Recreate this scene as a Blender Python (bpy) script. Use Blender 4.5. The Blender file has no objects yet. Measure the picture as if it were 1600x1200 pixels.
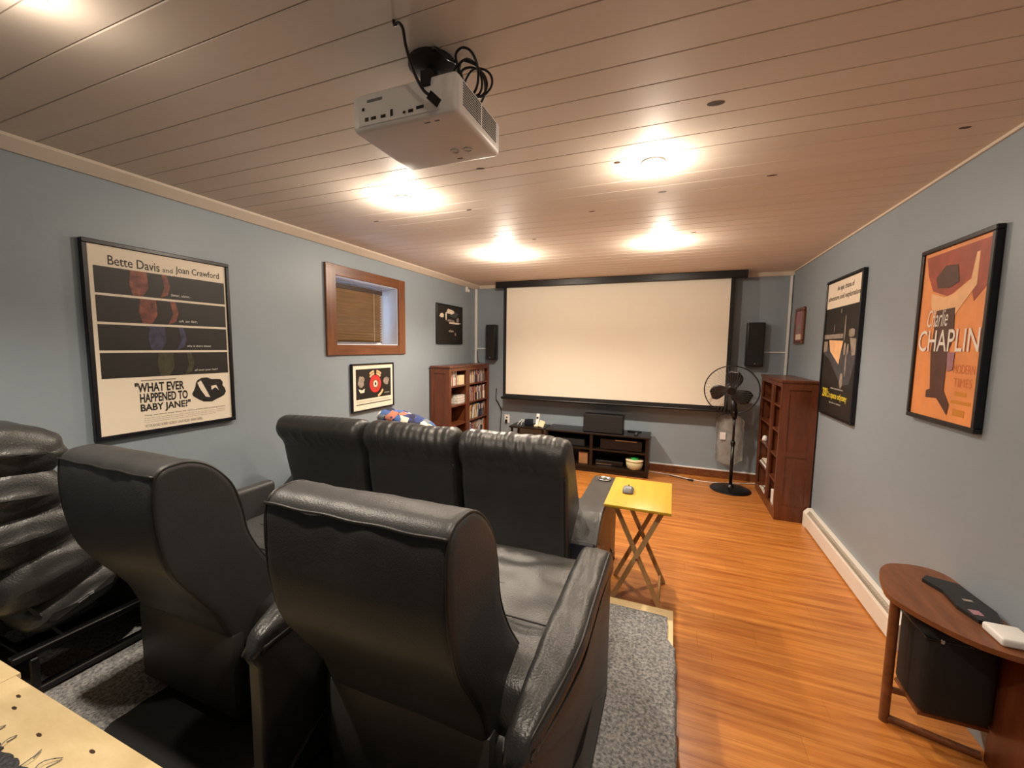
import bpy, bmesh, math, random
from mathutils import Vector, Matrix, noise
random.seed(7)
S = bpy.context.scene
COL = S.collection
PI = math.pi

# ------------------------------------------------------------------ camera
CAM_YAW, CAM_PITCH, CAM_ROLL, CAM_F = 0.374816525, 0.0911376374, 0.0127964848, 638.27757
cd = bpy.data.cameras.new('camera'); cam = bpy.data.objects.new('camera', cd); COL.objects.link(cam)
fw = Vector((-math.sin(CAM_YAW)*math.cos(CAM_PITCH), math.cos(CAM_YAW)*math.cos(CAM_PITCH), -math.sin(CAM_PITCH)))
r0 = Vector((math.cos(CAM_YAW), math.sin(CAM_YAW), 0)); u0 = r0.cross(fw)
rt = math.cos(CAM_ROLL)*r0 + math.sin(CAM_ROLL)*u0; up = -math.sin(CAM_ROLL)*r0 + math.cos(CAM_ROLL)*u0
m = Matrix((rt, up, -fw)).transposed().to_4x4(); m.translation = (0, 0, 1.56)
cam.matrix_world = m
cd.sensor_width = 36; cd.lens = CAM_F/1600*36; cd.clip_start = 0.02
S.camera = cam
# ------------------------------------------------------------------ world, exposure
W = bpy.data.worlds.new('world'); S.world = W; W.use_nodes = True
W.node_tree.nodes['Background'].inputs[0].default_value = (0.55, 0.72, 1.0, 1)
W.node_tree.nodes['Background'].inputs[1].default_value = 6.0
vs = S.view_settings; vs.view_transform = 'Standard'; vs.look = 'None'; vs.gamma = 1; vs.use_curve_mapping = False
vs.exposure = 0.12
S.cycles.use_denoising = True
S.cycles.max_bounces = 10; S.cycles.diffuse_bounces = 6; S.cycles.sample_clamp_indirect = 6
LAMP_FILL = (1.6, 11.5, 26.0)   # added ceiling fill per lamp row, from the rear to the screen
LAMP_BEAM = (78.0, 26.0, 112.0)
LAMP_SIDE = (1.28, 0.76)
LAMP_COL = (1.0, 0.86, 0.70)
XL, XR, YB, YF, ZC = -2.74, 1.208, 5.454, -1.6, 2.435

# ------------------------------------------------------------------ materials
def srgb(r, g, b):
    f = lambda c: (c/255/12.92) if c/255 <= 0.04045 else ((c/255+0.055)/1.055)**2.4
    return (f(r), f(g), f(b), 1)
def mat(name, col, rough=0.5, metal=0.0, bump=0.0, bscale=60.0, var=0.0, vscale=4.0, emit=0.0, trans=0.0, spec=0.5, alpha=1.0, coat=0.0, stretch=None):
    M = bpy.data.materials.new(name); M.use_nodes = True
    nt = M.node_tree; p = nt.nodes['Principled BSDF']
    p.inputs['Base Color'].default_value = col; p.inputs['Roughness'].default_value = rough
    p.inputs['Metallic'].default_value = metal; p.inputs['Specular IOR Level'].default_value = spec
    p.inputs['Transmission Weight'].default_value = trans; p.inputs['Alpha'].default_value = alpha
    p.inputs['Coat Weight'].default_value = coat
    if emit: p.inputs['Emission Color'].default_value = col; p.inputs['Emission Strength'].default_value = emit
    g = nt.nodes.new('ShaderNodeNewGeometry'); vec = g.outputs['Position']
    if stretch:
        mp = nt.nodes.new('ShaderNodeMapping'); mp.inputs['Scale'].default_value = stretch
        nt.links.new(vec, mp.inputs['Vector']); vec = mp.outputs['Vector']
    if var:
        n = nt.nodes.new('ShaderNodeTexNoise'); n.inputs['Scale'].default_value = vscale; n.inputs['Detail'].default_value = 5
        nt.links.new(vec, n.inputs['Vector'])
        mr = nt.nodes.new('ShaderNodeMapRange'); mr.inputs[1].default_value = 0.3; mr.inputs[2].default_value = 0.7
        mr.inputs[3].default_value = 1-var; mr.inputs[4].default_value = 1+var
        nt.links.new(n.outputs['Fac'], mr.inputs[0])
        mx = nt.nodes.new('ShaderNodeVectorMath'); mx.operation = 'SCALE'; mx.inputs[0].default_value = col[:3]
        nt.links.new(mr.outputs[0], mx.inputs['Scale']); nt.links.new(mx.outputs[0], p.inputs['Base Color'])
    if bump:
        n2 = nt.nodes.new('ShaderNodeTexNoise'); n2.inputs['Scale'].default_value = bscale; n2.inputs['Detail'].default_value = 3
        nt.links.new(vec, n2.inputs['Vector'])
        b = nt.nodes.new('ShaderNodeBump'); b.inputs['Strength'].default_value = bump; b.inputs['Distance'].default_value = 0.01
        nt.links.new(n2.outputs['Fac'], b.inputs['Height']); nt.links.new(b.outputs['Normal'], p.inputs['Normal'])
    return M
def wood(name, c1, c2, axis=0, rough=0.4, scale=3.0, fine=30.0, rnd=0.0, coat=0.0):
    """streaky wood, grain along a world axis"""
    M = bpy.data.materials.new(name); M.use_nodes = True
    nt = M.node_tree; p = nt.nodes['Principled BSDF']; p.inputs['Roughness'].default_value = rough; p.inputs['Coat Weight'].default_value = coat
    g = nt.nodes.new('ShaderNodeNewGeometry'); mp = nt.nodes.new('ShaderNodeMapping')
    s = [fine]*3; s[axis] = scale; mp.inputs['Scale'].default_value = s
    nt.links.new(g.outputs['Position'], mp.inputs['Vector'])
    n = nt.nodes.new('ShaderNodeTexNoise'); n.inputs['Scale'].default_value = 1; n.inputs['Detail'].default_value = 6; n.inputs['Roughness'].default_value = 0.65
    nt.links.new(mp.outputs[0], n.inputs['Vector'])
    cr = nt.nodes.new('ShaderNodeValToRGB'); cr.color_ramp.elements[0].position = 0.32; cr.color_ramp.elements[1].position = 0.68
    cr.color_ramp.elements[0].color = c1; cr.color_ramp.elements[1].color = c2
    nt.links.new(n.outputs['Fac'], cr.inputs[0]); out = cr.outputs[0]
    if rnd:
        oi = nt.nodes.new('ShaderNodeObjectInfo'); mr = nt.nodes.new('ShaderNodeMapRange')
        mr.inputs[3].default_value = 1-rnd; mr.inputs[4].default_value = 1+rnd
        nt.links.new(oi.outputs['Random'], mr.inputs[0])
        vm = nt.nodes.new('ShaderNodeVectorMath'); vm.operation = 'SCALE'
        nt.links.new(out, vm.inputs[0]); nt.links.new(mr.outputs[0], vm.inputs['Scale']); out = vm.outputs[0]
    nt.links.new(out, p.inputs['Base Color'])
    b = nt.nodes.new('ShaderNodeBump'); b.inputs['Strength'].default_value = 0.08; b.inputs['Distance'].default_value = 0.003
    nt.links.new(n.outputs['Fac'], b.inputs['Height']); nt.links.new(b.outputs['Normal'], p.inputs['Normal'])
    return M
def speckle(name, c1, c2, scale, rough=0.95):
    M = bpy.data.materials.new(name); M.use_nodes = True
    nt = M.node_tree; p = nt.nodes['Principled BSDF']; p.inputs['Roughness'].default_value = rough; p.inputs['Specular IOR Level'].default_value = 0.1
    g = nt.nodes.new('ShaderNodeNewGeometry')
    n = nt.nodes.new('ShaderNodeTexNoise'); n.inputs['Scale'].default_value = scale; n.inputs['Detail'].default_value = 6; n.inputs['Roughness'].default_value = 0.7
    nt.links.new(g.outputs['Position'], n.inputs['Vector'])
    cr = nt.nodes.new('ShaderNodeValToRGB'); cr.color_ramp.elements[0].position = 0.38; cr.color_ramp.elements[1].position = 0.66
    cr.color_ramp.elements[0].color = c1; cr.color_ramp.elements[1].color = c2
    nt.links.new(n.outputs['Fac'], cr.inputs[0]); nt.links.new(cr.outputs[0], p.inputs['Base Color'])
    b = nt.nodes.new('ShaderNodeBump'); b.inputs['Strength'].default_value = 0.6; b.inputs['Distance'].default_value = 0.01
    nt.links.new(n.outputs['Fac'], b.inputs['Height']); nt.links.new(b.outputs['Normal'], p.inputs['Normal'])
    return M

MT = dict(
    wall=mat('wall_paint', srgb(143, 156, 166), 0.45, bump=0.04, bscale=45, var=0.02),
    ceil=wood('ceiling_whitewash', srgb(221, 207, 193), srgb(226, 214, 201), 0, 0.6, 0.8, 5, 0.02),
    knot=mat('knot', srgb(70, 48, 34), 0.6, var=0.3, vscale=60),
    crown=mat('crown_paint', srgb(214, 202, 186), 0.5, var=0.03),
    floor=wood('floor_laminate', srgb(158, 86, 33), srgb(212, 142, 68), 0, 0.33, 1.6, 26, 0.05, 0.1),
    cherry=wood('cherry_wood', srgb(84, 42, 22), srgb(114, 62, 35), 2, 0.38, 2.2, 16, 0.0, 0.2),
    cherry_h=wood('cherry_wood_trim', srgb(96, 54, 29), srgb(128, 78, 46), 1, 0.35, 2.5, 24, 0.0, 0.2),
    walnut=wood('walnut_casing', srgb(98, 56, 30), srgb(130, 80, 47), 2, 0.35, 2.5, 24, 0.0, 0.2),
    teak=wood('teak', srgb(98, 56, 30), srgb(132, 80, 46), 1, 0.4, 4, 30),
    ply=wood('plywood', srgb(214, 188, 138), srgb(238, 216, 170), 0, 0.6, 3, 9),
    pine=wood('beech', srgb(176, 140, 92), srgb(206, 172, 122), 2, 0.5, 3, 40),
    yellow=wood('yellow_top', srgb(204, 162, 40), srgb(216, 176, 54), 1, 0.4, 3, 24),
    carpet=speckle('grey_carpet', srgb(96, 97, 100), srgb(176, 175, 172), 90),
    carpet2=speckle('dark_carpet', srgb(60, 62, 66), srgb(98, 99, 102), 120),
    leather=mat('black_leather', srgb(53, 53, 54), 0.44, bump=0.12, bscale=260, var=0.10, vscale=9, spec=0.42),
    leather_s=mat('soft_black_leather', srgb(48, 49, 49), 0.37, bump=0.18, bscale=180, var=0.10, vscale=9, spec=0.55),
    leather_b=mat('blue_black_leather', srgb(22, 24, 36), 0.4, bump=0.12, bscale=220, var=0.10, vscale=9),
    thread=mat('seam_thread', srgb(36, 34, 33), 0.45),
    black=mat('black_satin', srgb(14, 14, 15), 0.35, var=0.1), blackm=mat('black_matte', srgb(18, 18, 20), 0.75, var=0.1, bump=0.05, bscale=300),
    frame=mat('black_frame', srgb(16, 17, 24), 0.35, var=0.1), darkwood=wood('espresso', srgb(20, 14, 12), srgb(36, 27, 23), 0, 0.33, 3, 30),
    screen=mat('screen_white', srgb(234, 227, 210), 0.85, var=0.01), white=mat('white_plastic', srgb(238, 237, 234), 0.4, var=0.02),
    heater=mat('heater_enamel', srgb(232, 224, 212), 0.45, var=0.03), grey=mat('grey_plastic', srgb(120, 122, 126), 0.4, var=0.05),
    metal=mat('steel', srgb(180, 180, 180), 0.25, 1.0, var=0.05), cream=mat('cream_plastic', srgb(232, 216, 176), 0.45, var=0.03),
    paper=mat('print_paper', srgb(238, 226, 206), 0.6, var=0.02), ink=mat('print_ink', srgb(24, 22, 20), 0.55, var=0.1),
    strip=mat('print_black', srgb(30, 27, 24), 0.5, var=0.12, vscale=14), wprint=mat('print_white', srgb(236, 232, 222), 0.55, var=0.02),
    orange=mat('print_orange', srgb(232, 150, 88), 0.5, var=0.12, vscale=6), redd=mat('print_rust', srgb(160, 72, 48), 0.5, var=0.2, vscale=12),
    brownp=mat('print_brown', srgb(80, 46, 36), 0.5, var=0.25, vscale=16), peach=mat('print_peach', srgb(240, 190, 140), 0.5, var=0.08, vscale=14),
    rustl=mat('print_lightrust', srgb(204, 112, 62), 0.5, var=0.1),
    yprint=mat('print_yellow', srgb(238, 216, 60), 0.5), ochre=mat('print_ochre', srgb(198, 130, 40), 0.5, var=0.1),
    greyp=mat('print_grey', srgb(150, 138, 126), 0.5, var=0.3, vscale=30), greyd=mat('print_darkgrey', srgb(66, 68, 74), 0.5, var=0.4, vscale=26),
    red=mat('print_red', srgb(214, 50, 52), 0.5, var=0.1, vscale=40), salmon=mat('print_salmon', srgb(120, 66, 52), 0.5, var=0.6, vscale=30),
    blueg=mat('print_blue', srgb(58, 58, 84), 0.5, var=0.6, vscale=30), olive=mat('print_olive', srgb(64, 60, 36), 0.5, var=0.4, vscale=30),
    pinkp=mat('print_mauve', srgb(160, 116, 128), 0.5, var=0.15, vscale=30), reveal=mat('reveal_white', srgb(214, 216, 222), 0.55, var=0.02),
    blind=wood('blind_slat', srgb(128, 98, 60), srgb(158, 124, 80), 1, 0.5, 3, 40), blindd=mat('blind_rail', srgb(58, 40, 24), 0.5, var=0.1),
    glass=mat('window_glass', (0.9, 0.95, 1, 1), 0.05, trans=1.0), jar=mat('jar_plastic', srgb(206, 200, 160), 0.3, var=0.2, vscale=60),
    green=mat('green_plastic', srgb(40, 170, 84), 0.4), card=mat('cardboard', srgb(150, 106, 66), 0.8, var=0.1, vscale=20),
    bag=mat('clear_plastic', srgb(196, 194, 188), 0.25, alpha=0.42, var=0.12, vscale=14, bump=0.5, bscale=22), bulb=mat('bulb', (1, 0.86, 0.66, 1), 0.4, emit=45.0),
    groove=mat('groove_dark', srgb(112, 98, 86), 0.9), ltrim=mat('lamp_trim', srgb(235, 230, 222), 0.35),
)

# ------------------------------------------------------------------ builders
WL = {}
def reg(o, name, parent=None, wl=None):
    COL.objects.link(o)
    if parent is not None: o.parent = parent; WL[o] = WL[parent].copy()
    else: WL[o] = Vector(wl) if wl is not None else Vector((0, 0, 0))
    return o
def tag(o, label=None, cat=None, group=None, kind=None):
    if label: o['label'] = label
    if cat: o['category'] = cat
    if group: o['group'] = group
    if kind: o['kind'] = kind
    return o
def thing(name, label, cat, loc=(0, 0, 0), rotz=None, group=None, kind=None):
    """Empty at the base; parts are given in world coordinates unless rotz is set (then local)."""
    o = bpy.data.objects.new(name, None); o.empty_display_size = 0.05; o.location = loc
    reg(o, name, None, (0, 0, 0) if rotz is not None else loc)
    if rotz is not None: o.rotation_euler = (0, 0, rotz)
    return tag(o, label, cat, group, kind)
class B:
    def __init__(s): s.bm = bmesh.new()
    def box(s, x0, x1, y0, y1, z0, z1, bev=0.0, seg=1):
        r = bmesh.ops.create_cube(s.bm, size=1); vv = r['verts']
        for v in vv: v.co = Vector(((x0+x1)/2+v.co.x*(x1-x0), (y0+y1)/2+v.co.y*(y1-y0), (z0+z1)/2+v.co.z*(z1-z0)))
        if bev: bmesh.ops.bevel(s.bm, geom=list({e for v in vv for e in v.link_edges}), offset=bev, segments=seg, affect='EDGES', profile=0.5)
        return s
    def bar(s, p0, p1, w, t, side=(1, 0, 0), bev=0.0):
        p0, p1 = Vector(p0), Vector(p1); d = (p1-p0); L = d.length; d.normalize()
        a = Vector(side); a = (a-d*a.dot(d)).normalized(); c = d.cross(a)
        r = bmesh.ops.create_cube(s.bm, size=1); vv = r['verts']
        for v in vv: v.co = p0 + d*(v.co.z+0.5)*L + a*v.co.x*w + c*v.co.y*t
        if bev: bmesh.ops.bevel(s.bm, geom=list({e for v in vv for e in v.link_edges}), offset=bev, segments=1, affect='EDGES')
        return s
    def tube(s, pts, r, n=8, closed=False, rads=None, cap=True):
        pts = [Vector(p) for p in pts]; N = len(pts); rings = []; prev = None
        for i, p in enumerate(pts):
            t = (pts[(i+1) % N]-pts[i-1]) if closed or 0 < i < N-1 else (pts[1]-pts[0] if i == 0 else pts[-1]-pts[-2])
            if t.length < 1e-9: t = Vector((0, 0, 1))
            t.normalize()
            a = prev if prev is not None else (Vector((0, 0, 1)) if abs(t.z) < 0.9 else Vector((1, 0, 0)))
            a = (a-t*a.dot(t)); a = a.normalized() if a.length > 1e-6 else t.orthogonal().normalized()
            prev = a; b = t.cross(a); rr = rads[i] if rads else r
            rings.append([s.bm.verts.new(p+(a*math.cos(2*PI*k/n)+b*math.sin(2*PI*k/n))*rr) for k in range(n)])
        for i in range(N if closed else N-1):
            A, Bq = rings[i], rings[(i+1) % N]
            for k in range(n): s.bm.faces.new((A[k], A[(k+1) % n], Bq[(k+1) % n], Bq[k]))
        if cap and not closed: s.bm.faces.new(list(reversed(rings[0]))); s.bm.faces.new(rings[-1])
        return s
    def lathe(s, prof, c=(0, 0, 0), n=24, axis='z', closed=False):
        c = Vector(c); rings = []
        for (r, h) in prof:
            ring = []
            for k in range(n):
                a = 2*PI*k/n; q = Vector((r*math.cos(a), r*math.sin(a), h))
                if axis == 'y': q = Vector((q.x, q.z, q.y))
                if axis == 'x': q = Vector((q.z, q.x, q.y))
                ring.append(s.bm.verts.new(c+q))
            rings.append(ring)
        for i in range(len(rings)-1 if not closed else len(rings)):
            A, Bq = rings[i], rings[(i+1) % len(rings)]
            for k in range(n): s.bm.faces.new((A[k], A[(k+1) % n], Bq[(k+1) % n], Bq[k]))
        if not closed:
            s.bm.faces.new(list(reversed(rings[0]))); s.bm.faces.new(rings[-1])
        return s
    def prism(s, poly, h0, h1, axis='z'):
        f = {'z': lambda a, b, h: (a, b, h), 'y': lambda a, b, h: (a, h, b), 'x': lambda a, b, h: (h, a, b)}[axis]
        A = [s.bm.verts.new(f(a, b, h0)) for a, b in poly]; C = [s.bm.verts.new(f(a, b, h1)) for a, b in poly]
        n = len(poly); s.bm.faces.new(A); s.bm.faces.new(list(reversed(C)))
        for k in range(n): s.bm.faces.new((A[k], C[k], C[(k+1) % n], A[(k+1) % n]))
        return s
    def build(s, name, material, parent=None, smooth=False, loc=None, auto=None):
        bmesh.ops.recalc_face_normals(s.bm, faces=s.bm.faces[:])
        if parent is not None: off = WL[parent]
        elif loc is not None: off = Vector(loc)
        else:
            xs = [v.co for v in s.bm.verts]
            off = Vector(((min(v.x for v in xs)+max(v.x for v in xs))/2, (min(v.y for v in xs)+max(v.y for v in xs))/2, min(v.z for v in xs)))
        off = Vector(off)
        for v in s.bm.verts: v.co -= off
        me = bpy.data.meshes.new(name)
        if auto is not None:
            for f in s.bm.faces: f.smooth = True
            for e in s.bm.edges:
                if len(e.link_faces) == 2 and e.calc_face_angle(0) > auto: e.smooth = False
        elif smooth:
            for f in s.bm.faces: f.smooth = True
        s.bm.to_mesh(me); s.bm.free()
        me.materials.append(MT[material] if isinstance(material, str) else material)
        o = bpy.data.objects.new(name, me); reg(o, name, parent, off)
        if parent is None: o.location = off
        return o
def part(name, material, parent, *boxes, bev=0.0, seg=1):
    b = B()
    for q in boxes: b.box(*q, bev=bev, seg=seg)
    return b.build(name, material, parent, auto=0.6 if bev else None)

def catmull(P, N, closed=True):
    n = len(P); pts = []
    per = 14
    seg = n if closed else n-1
    for i in range(seg):
        p0, p1, p2, p3 = [Vector((*P[(i+k) % n if closed else min(max(i+k, 0), n-1)], 0)[:3]) if len(P[0]) == 2 else Vector(P[(i+k) % n if closed else min(max(i+k, 0), n-1)]) for k in (-1, 0, 1, 2)]
        for j in range(per):
            t = j/per
            pts.append(0.5*((2*p1)+(-p0+p2)*t+(2*p0-5*p1+4*p2-p3)*t*t+(-p0+3*p1-3*p2+p3)*t**3))
    if not closed: pts.append(Vector((*P[-1], 0)[:3]) if len(P[0]) == 2 else Vector(P[-1]))
    L = [0]
    M = pts+[pts[0]] if closed else pts
    for a, b in zip(M, M[1:]): L.append(L[-1]+(b-a).length)
    out = []; j = 0
    cnt = N if closed else N-1
    for i in range(N):
        d = L[-1]*i/cnt
        while j < len(L)-2 and L[j+1] < d: j += 1
        t = (d-L[j])/max(1e-9, L[j+1]-L[j]); out.append(M[j].lerp(M[j+1], min(1, t)))
    return out
def loft(prof, x0, x1, r=0.03, nx=28, N=90, disp=None, bulge=0.01, shift=None, k=5):
    """leather cushion: closed (y,z) profile swept along x with rounded ends"""
    P = catmull(prof, N)
    area = sum(P[i].x*P[(i+1) % N].y-P[(i+1) % N].x*P[i].y for i in range(N))
    if area < 0: P.reverse()
    nor = []
    for i in range(N):
        t = (P[(i+1) % N]-P[i-1]).normalized(); nor.append(Vector((t.y, -t.x, 0)))
    st = []
    for i in range(k+1):
        a = PI/2*(1-i/k); st.append((x0+r*(1-math.sin(a)), r*(1-math.cos(a))))
    for i in range(1, nx): st.append((x0+r+(x1-x0-2*r)*i/nx, 0))
    for i in range(k+1):
        a = PI/2*i/k; st.append((x1-r*(1-math.sin(a)), r*(1-math.cos(a))))
    b = B(); rings = []
    for (x, ins) in st:
        ring = []
        for i in range(N):
            q = P[i]-nor[i]*ins
            d = disp((x-x0)/(x1-x0), i/N, q.x, q.y, nor[i]) if disp else 0.0
            q = q+nor[i]*d
            co = Vector((x, q.x, q.y))
            if shift: co += Vector(shift((x-x0)/(x1-x0), q.x, q.y))
            ring.append(b.bm.verts.new(co))
        rings.append(ring)
    for A, C in zip(rings, rings[1:]):
        for i in range(N): b.bm.faces.new((A[i], C[i], C[(i+1) % N], A[(i+1) % N]))
    for ring, sgn in ((rings[0], -1), (rings[-1], 1)):
        c = sum((v.co for v in ring), Vector())/N; prev = ring
        for f in (0.65, 0.3):
            new = [b.bm.verts.new(c+(v.co-c)*f+Vector((sgn*bulge*(1-f), 0, 0))) for v in ring]
            for i in range(N): b.bm.faces.new((prev[i], prev[(i+1) % N], new[(i+1) % N], new[i]))
            prev = new
        b.bm.faces.new(prev)
    b.P, b.nor = P, nor
    return b
def nz(x, y, z): return noise.noise(Vector((x, y, z)))

# flat print helpers (local frame: X right, Z up, -Y out of the wall)
def textmesh(s, w, h, offset=0.0, shear=0.0, spacing=1.0, font_y=None):
    cu = bpy.data.curves.new('t', 'FONT'); cu.body = s; cu.offset = offset; cu.shear = shear; cu.space_character = spacing
    cu.resolution_u = 3
    o = bpy.data.objects.new('t', cu); COL.objects.link(o)
    dg = bpy.context.evaluated_depsgraph_get(); dg.update()
    me = bpy.data.meshes.new_from_object(o.evaluated_get(dg)); COL.objects.unlink(o); bpy.data.objects.remove(o); bpy.data.curves.remove(cu)
    xs = [v.co.x for v in me.vertices]; ys = [v.co.y for v in me.vertices]
    a, c, d, e = min(xs), max(xs), min(ys), max(ys)
    return me, a, c, d, e
def text(parent, s, u, v, w, h, material, n=-0.0, offset=0.0, shear=0.0, name='lettering', warp=None):
    """fit the string into the box with lower-left (u, v), size (w, h) on the plane y=n"""
    me, a, c, d, e = textmesh(s, w, h, offset, shear)
    for q in me.vertices:
        x = (q.co.x-a)/(c-a); y = (q.co.y-d)/max(1e-6, e-d)
        if warp: U, V = warp(x, y)
        else: U, V = u+x*w, v+y*h
        q.co = Vector((U, n, V))
    me.materials.clear(); me.materials.append(MT[material]); me.name = name
    o = bpy.data.objects.new(name, me); reg(o, name, parent); return o
def flat(parent, name, material, poly, n, t=0.0006):
    b = B(); b.prism(poly, n, n+t, axis='y'); return b.build(name, material, parent)
def rect(u0, u1, v0, v1): return [(u0, v0), (u1, v0), (u1, v1), (u0, v1)]
def blob(u, v, ru, rv, seed=0, rough=0.18, n=22):
    return [(u+ru*math.cos(2*PI*k/n)*(1+rough*nz(seed, math.cos(2*PI*k/n)*1.5, math.sin(2*PI*k/n)*1.5)), v+rv*math.sin(2*PI*k/n)*(1+rough*nz(seed+9, math.cos(2*PI*k/n)*1.5, math.sin(2*PI*k/n)*1.5))) for k in range(n)]
def picture(name, label, cat, loc, rotz, w, h, fb, depth, sheet, fmat='frame', bev=0.003):
    """framed print; loc = bottom centre on the wall surface"""
    t = thing(name, label, cat, loc, rotz)
    for nm, q in (('frame_rail', (-w/2, w/2, -depth, -0.001, 0, fb)), ('frame_rail', (-w/2, w/2, -depth, -0.001, h-fb, h)),
                  ('frame_stile', (-w/2, -w/2+fb, -depth, -0.001, fb, h-fb)), ('frame_stile', (w/2-fb, w/2, -depth, -0.001, fb, h-fb))):
        part(nm, fmat, t, q, bev=bev)
    n = -depth+0.010
    flat(t, 'print', sheet, rect(-w/2+fb, w/2-fb, fb, h-fb), n, 0.004)
    return t, n-0.0008

# ================================================================== STRUCTURE
def struct(o): o['kind'] = 'structure'; return o
fl = struct(B().box(XL, XR, YF, YB, -0.06, -0.012).build('floor', 'floor', loc=(0, 0, -0.06)))
pw = 0.128; row = 0; y = YF
while y < YB-0.001:
    y1 = min(y+pw, YB); x = XL - random.uniform(0, 1.1)
    while x < XR-0.001:
        x1 = x+1.21; a, c = max(x, XL), min(x1, XR)
        if c-a > 0.01: B().box(a+0.0004, c-0.0004, y+0.0004, y1-0.0004, -0.012, 0).build('plank', 'floor', fl)
        x = x1
    y = y1; row += 1
cl = struct(B().box(XL-0.1, XR+0.1, YF, YB, ZC+0.014, ZC+0.06).build('ceiling', 'groove', loc=(0, 0, ZC)))
y = 1.38-0.131*23
while y < YB:
    a, c = max(y, YF), min(y+0.131, YB)
    if c-a > 0.02:
        g = 0.0006+0.0010*random.random()
        b = B(); ch = 0.0022
        b.prism([(a+g, ZC+0.014), (a+g, ZC+ch), (a+g+ch, ZC), (c-g-ch, ZC), (c-g, ZC+ch), (c-g, ZC+0.014)], XL, XR, 'x')
        b.build('board', 'ceil', cl)
    y += 0.131
# knots seen on the boards
for (x, yy, rx, ry, rot) in [(0.10, 1.70, 0.030, 0.016, 0.1), (1.02, 2.21, 0.020, 0.010, 0.1), (-0.98, 1.72, 0.026, 0.011, 0), (-0.93, 1.90, 0.022, 0.010, .2), (-1.27, 2.43, 0.018, 0.009, 0), (-2.01, 2.43, 0.022, 0.009, 0),
                              (-0.10, 2.52, 0.024, 0.010, 0), (-0.53, 2.72, 0.02, 0.009, 0), (-1.35, 3.05, 0.024, 0.012, 0), (-1.10, 3.25, 0.018, 0.010, 0), (-1.67, 3.85, 0.03, 0.012, 0), (0.10, 3.45, 0.02, 0.01, 0), (-0.29, 2.06, 0.016, 0.012, 0), (0.42, 2.47, 0.024, 0.008, 0)]:
    poly = [(x+rx*math.cos(a)*math.cos(rot)-ry*math.sin(a)*math.sin(rot), yy+rx*math.cos(a)*math.sin(rot)+ry*math.sin(a)*math.cos(rot)) for a in [2*PI*k/14 for k in range(14)]]
    B().prism(poly, ZC-0.0006, ZC+0.0006).build('knot', 'knot', cl)
# walls (left wall has the window opening)
WY0, WY1, WZ0, WZ1 = 2.757, 3.625, 1.558, 2.153
wl = B(); T = 0.24
wl.box(XL-T, XL, YF, WY0, -0.06, ZC+0.06); wl.box(XL-T, XL, WY1, YB, -0.06, ZC+0.06); wl.box(XL-T, XL, WY0, WY1, -0.06, WZ0); wl.box(XL-T, XL, WY0, WY1, WZ1, ZC+0.06)
struct(wl.build('wall_left', 'wall', loc=(XL, 0, 0)))
struct(B().box(XR, XR+0.12, YF, YB, -0.06, ZC+0.06).build('wall_right', 'wall', loc=(XR, 0, 0)))
struct(B().box(XL-T, XR+0.12, YB, YB+0.12, -0.06, ZC+0.06).build('wall_back', 'wall', loc=(0, YB, 0)))
struct(B().box(XL-T, XR+0.12, YF-0.12, YF, -0.06, ZC+0.06).build('wall_front', 'wall', loc=(0, YF, 0)))
# crown strips
struct(B().prism([(XL, 2.382), (XL+0.014, 2.380), (XL+0.07, ZC-0.012), (XL+0.075, ZC), (XL, ZC)], YF, YB, 'y').build('trim_1', 'crown', loc=(XL, 0, 2.38)))
struct(B().box(XL+0.075, XR, YB-0.022, YB, 2.388, ZC, bev=0.002).build('trim_2', 'crown'))
struct(B().box(XR-0.012, XR, YF, YB-0.03, ZC-0.014, ZC, bev=0.002).build('trim_3', 'crown'))
# skirting on the screen wall: brown board with a white cap
bb = struct(B().box(XL, XR, YB-0.016, YB, 0, 0.088, bev=0.003).build('baseboard_back', 'cherry_h'))
part('cap_strip', 'white', bb, (XL, XR, YB-0.020, YB, 0.088, 0.106), bev=0.004)
struct(B().box(XL, XL+0.014, YF, YB-0.02, 0, 0.09, bev=0.003).build('baseboard_left', 'cherry_h'))
# window: casing boards, lined reveal, pane
win = thing('window_1', None, None, (XL, 3.19, WZ0)); win['kind'] = 'structure'
CY0, CY1, CZ0, CZ1 = 2.648, 3.735, 1.466, 2.243
part('casing_stile', 'walnut', win, (XL, XL+0.024, CY0, WY0, CZ0, CZ1), bev=0.003)
part('casing_stile', 'walnut', win, (XL, XL+0.020, WY1, CY1, CZ0, CZ1), bev=0.003)
part('casing_rail', 'cherry_h', win, (XL, XL+0.018, WY0, WY1, WZ1, CZ1), bev=0.003)
part('casing_rail', 'cherry_h', win, (XL, XL+0.018, WY0, WY1, CZ0, WZ0), bev=0.003)
part('reveal_lining', 'reveal', win, (XL-T, XL+0.001, WY1-0.006, WY1, WZ0, WZ1)); part('reveal_lining', 'reveal', win, (XL-T, XL+0.001, WY0, WY0+0.006, WZ0, WZ1))
part('reveal_lining', 'reveal', win, (XL-T, XL+0.001, WY0, WY1, WZ1-0.006, WZ1)); part('sill', 'reveal', win, (XL-T, XL+0.001, WY0, WY1, WZ0, WZ0+0.008))
fr = B(); x0, x1 = XL-T+0.001, XL-T+0.03
fr.box(x0, x1, WY0+0.006, WY0+0.05, WZ0+0.008, WZ1-0.006); fr.box(x0, x1, WY1-0.05, WY1-0.006, WZ0+0.008, WZ1-0.006); fr.box(x0, x1, WY0+0.05, WY1-0.05, WZ0+0.008, WZ0+0.045); fr.box(x0, x1, WY0+0.05, WY1-0.05, WZ1-0.045, WZ1-0.006)
fr.build('window_frame', 'white', win)
part('pane', 'glass', win, (x0+0.01, x0+0.016, WY0+0.05, WY1-0.05, WZ0+0.045, WZ1-0.045))

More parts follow.
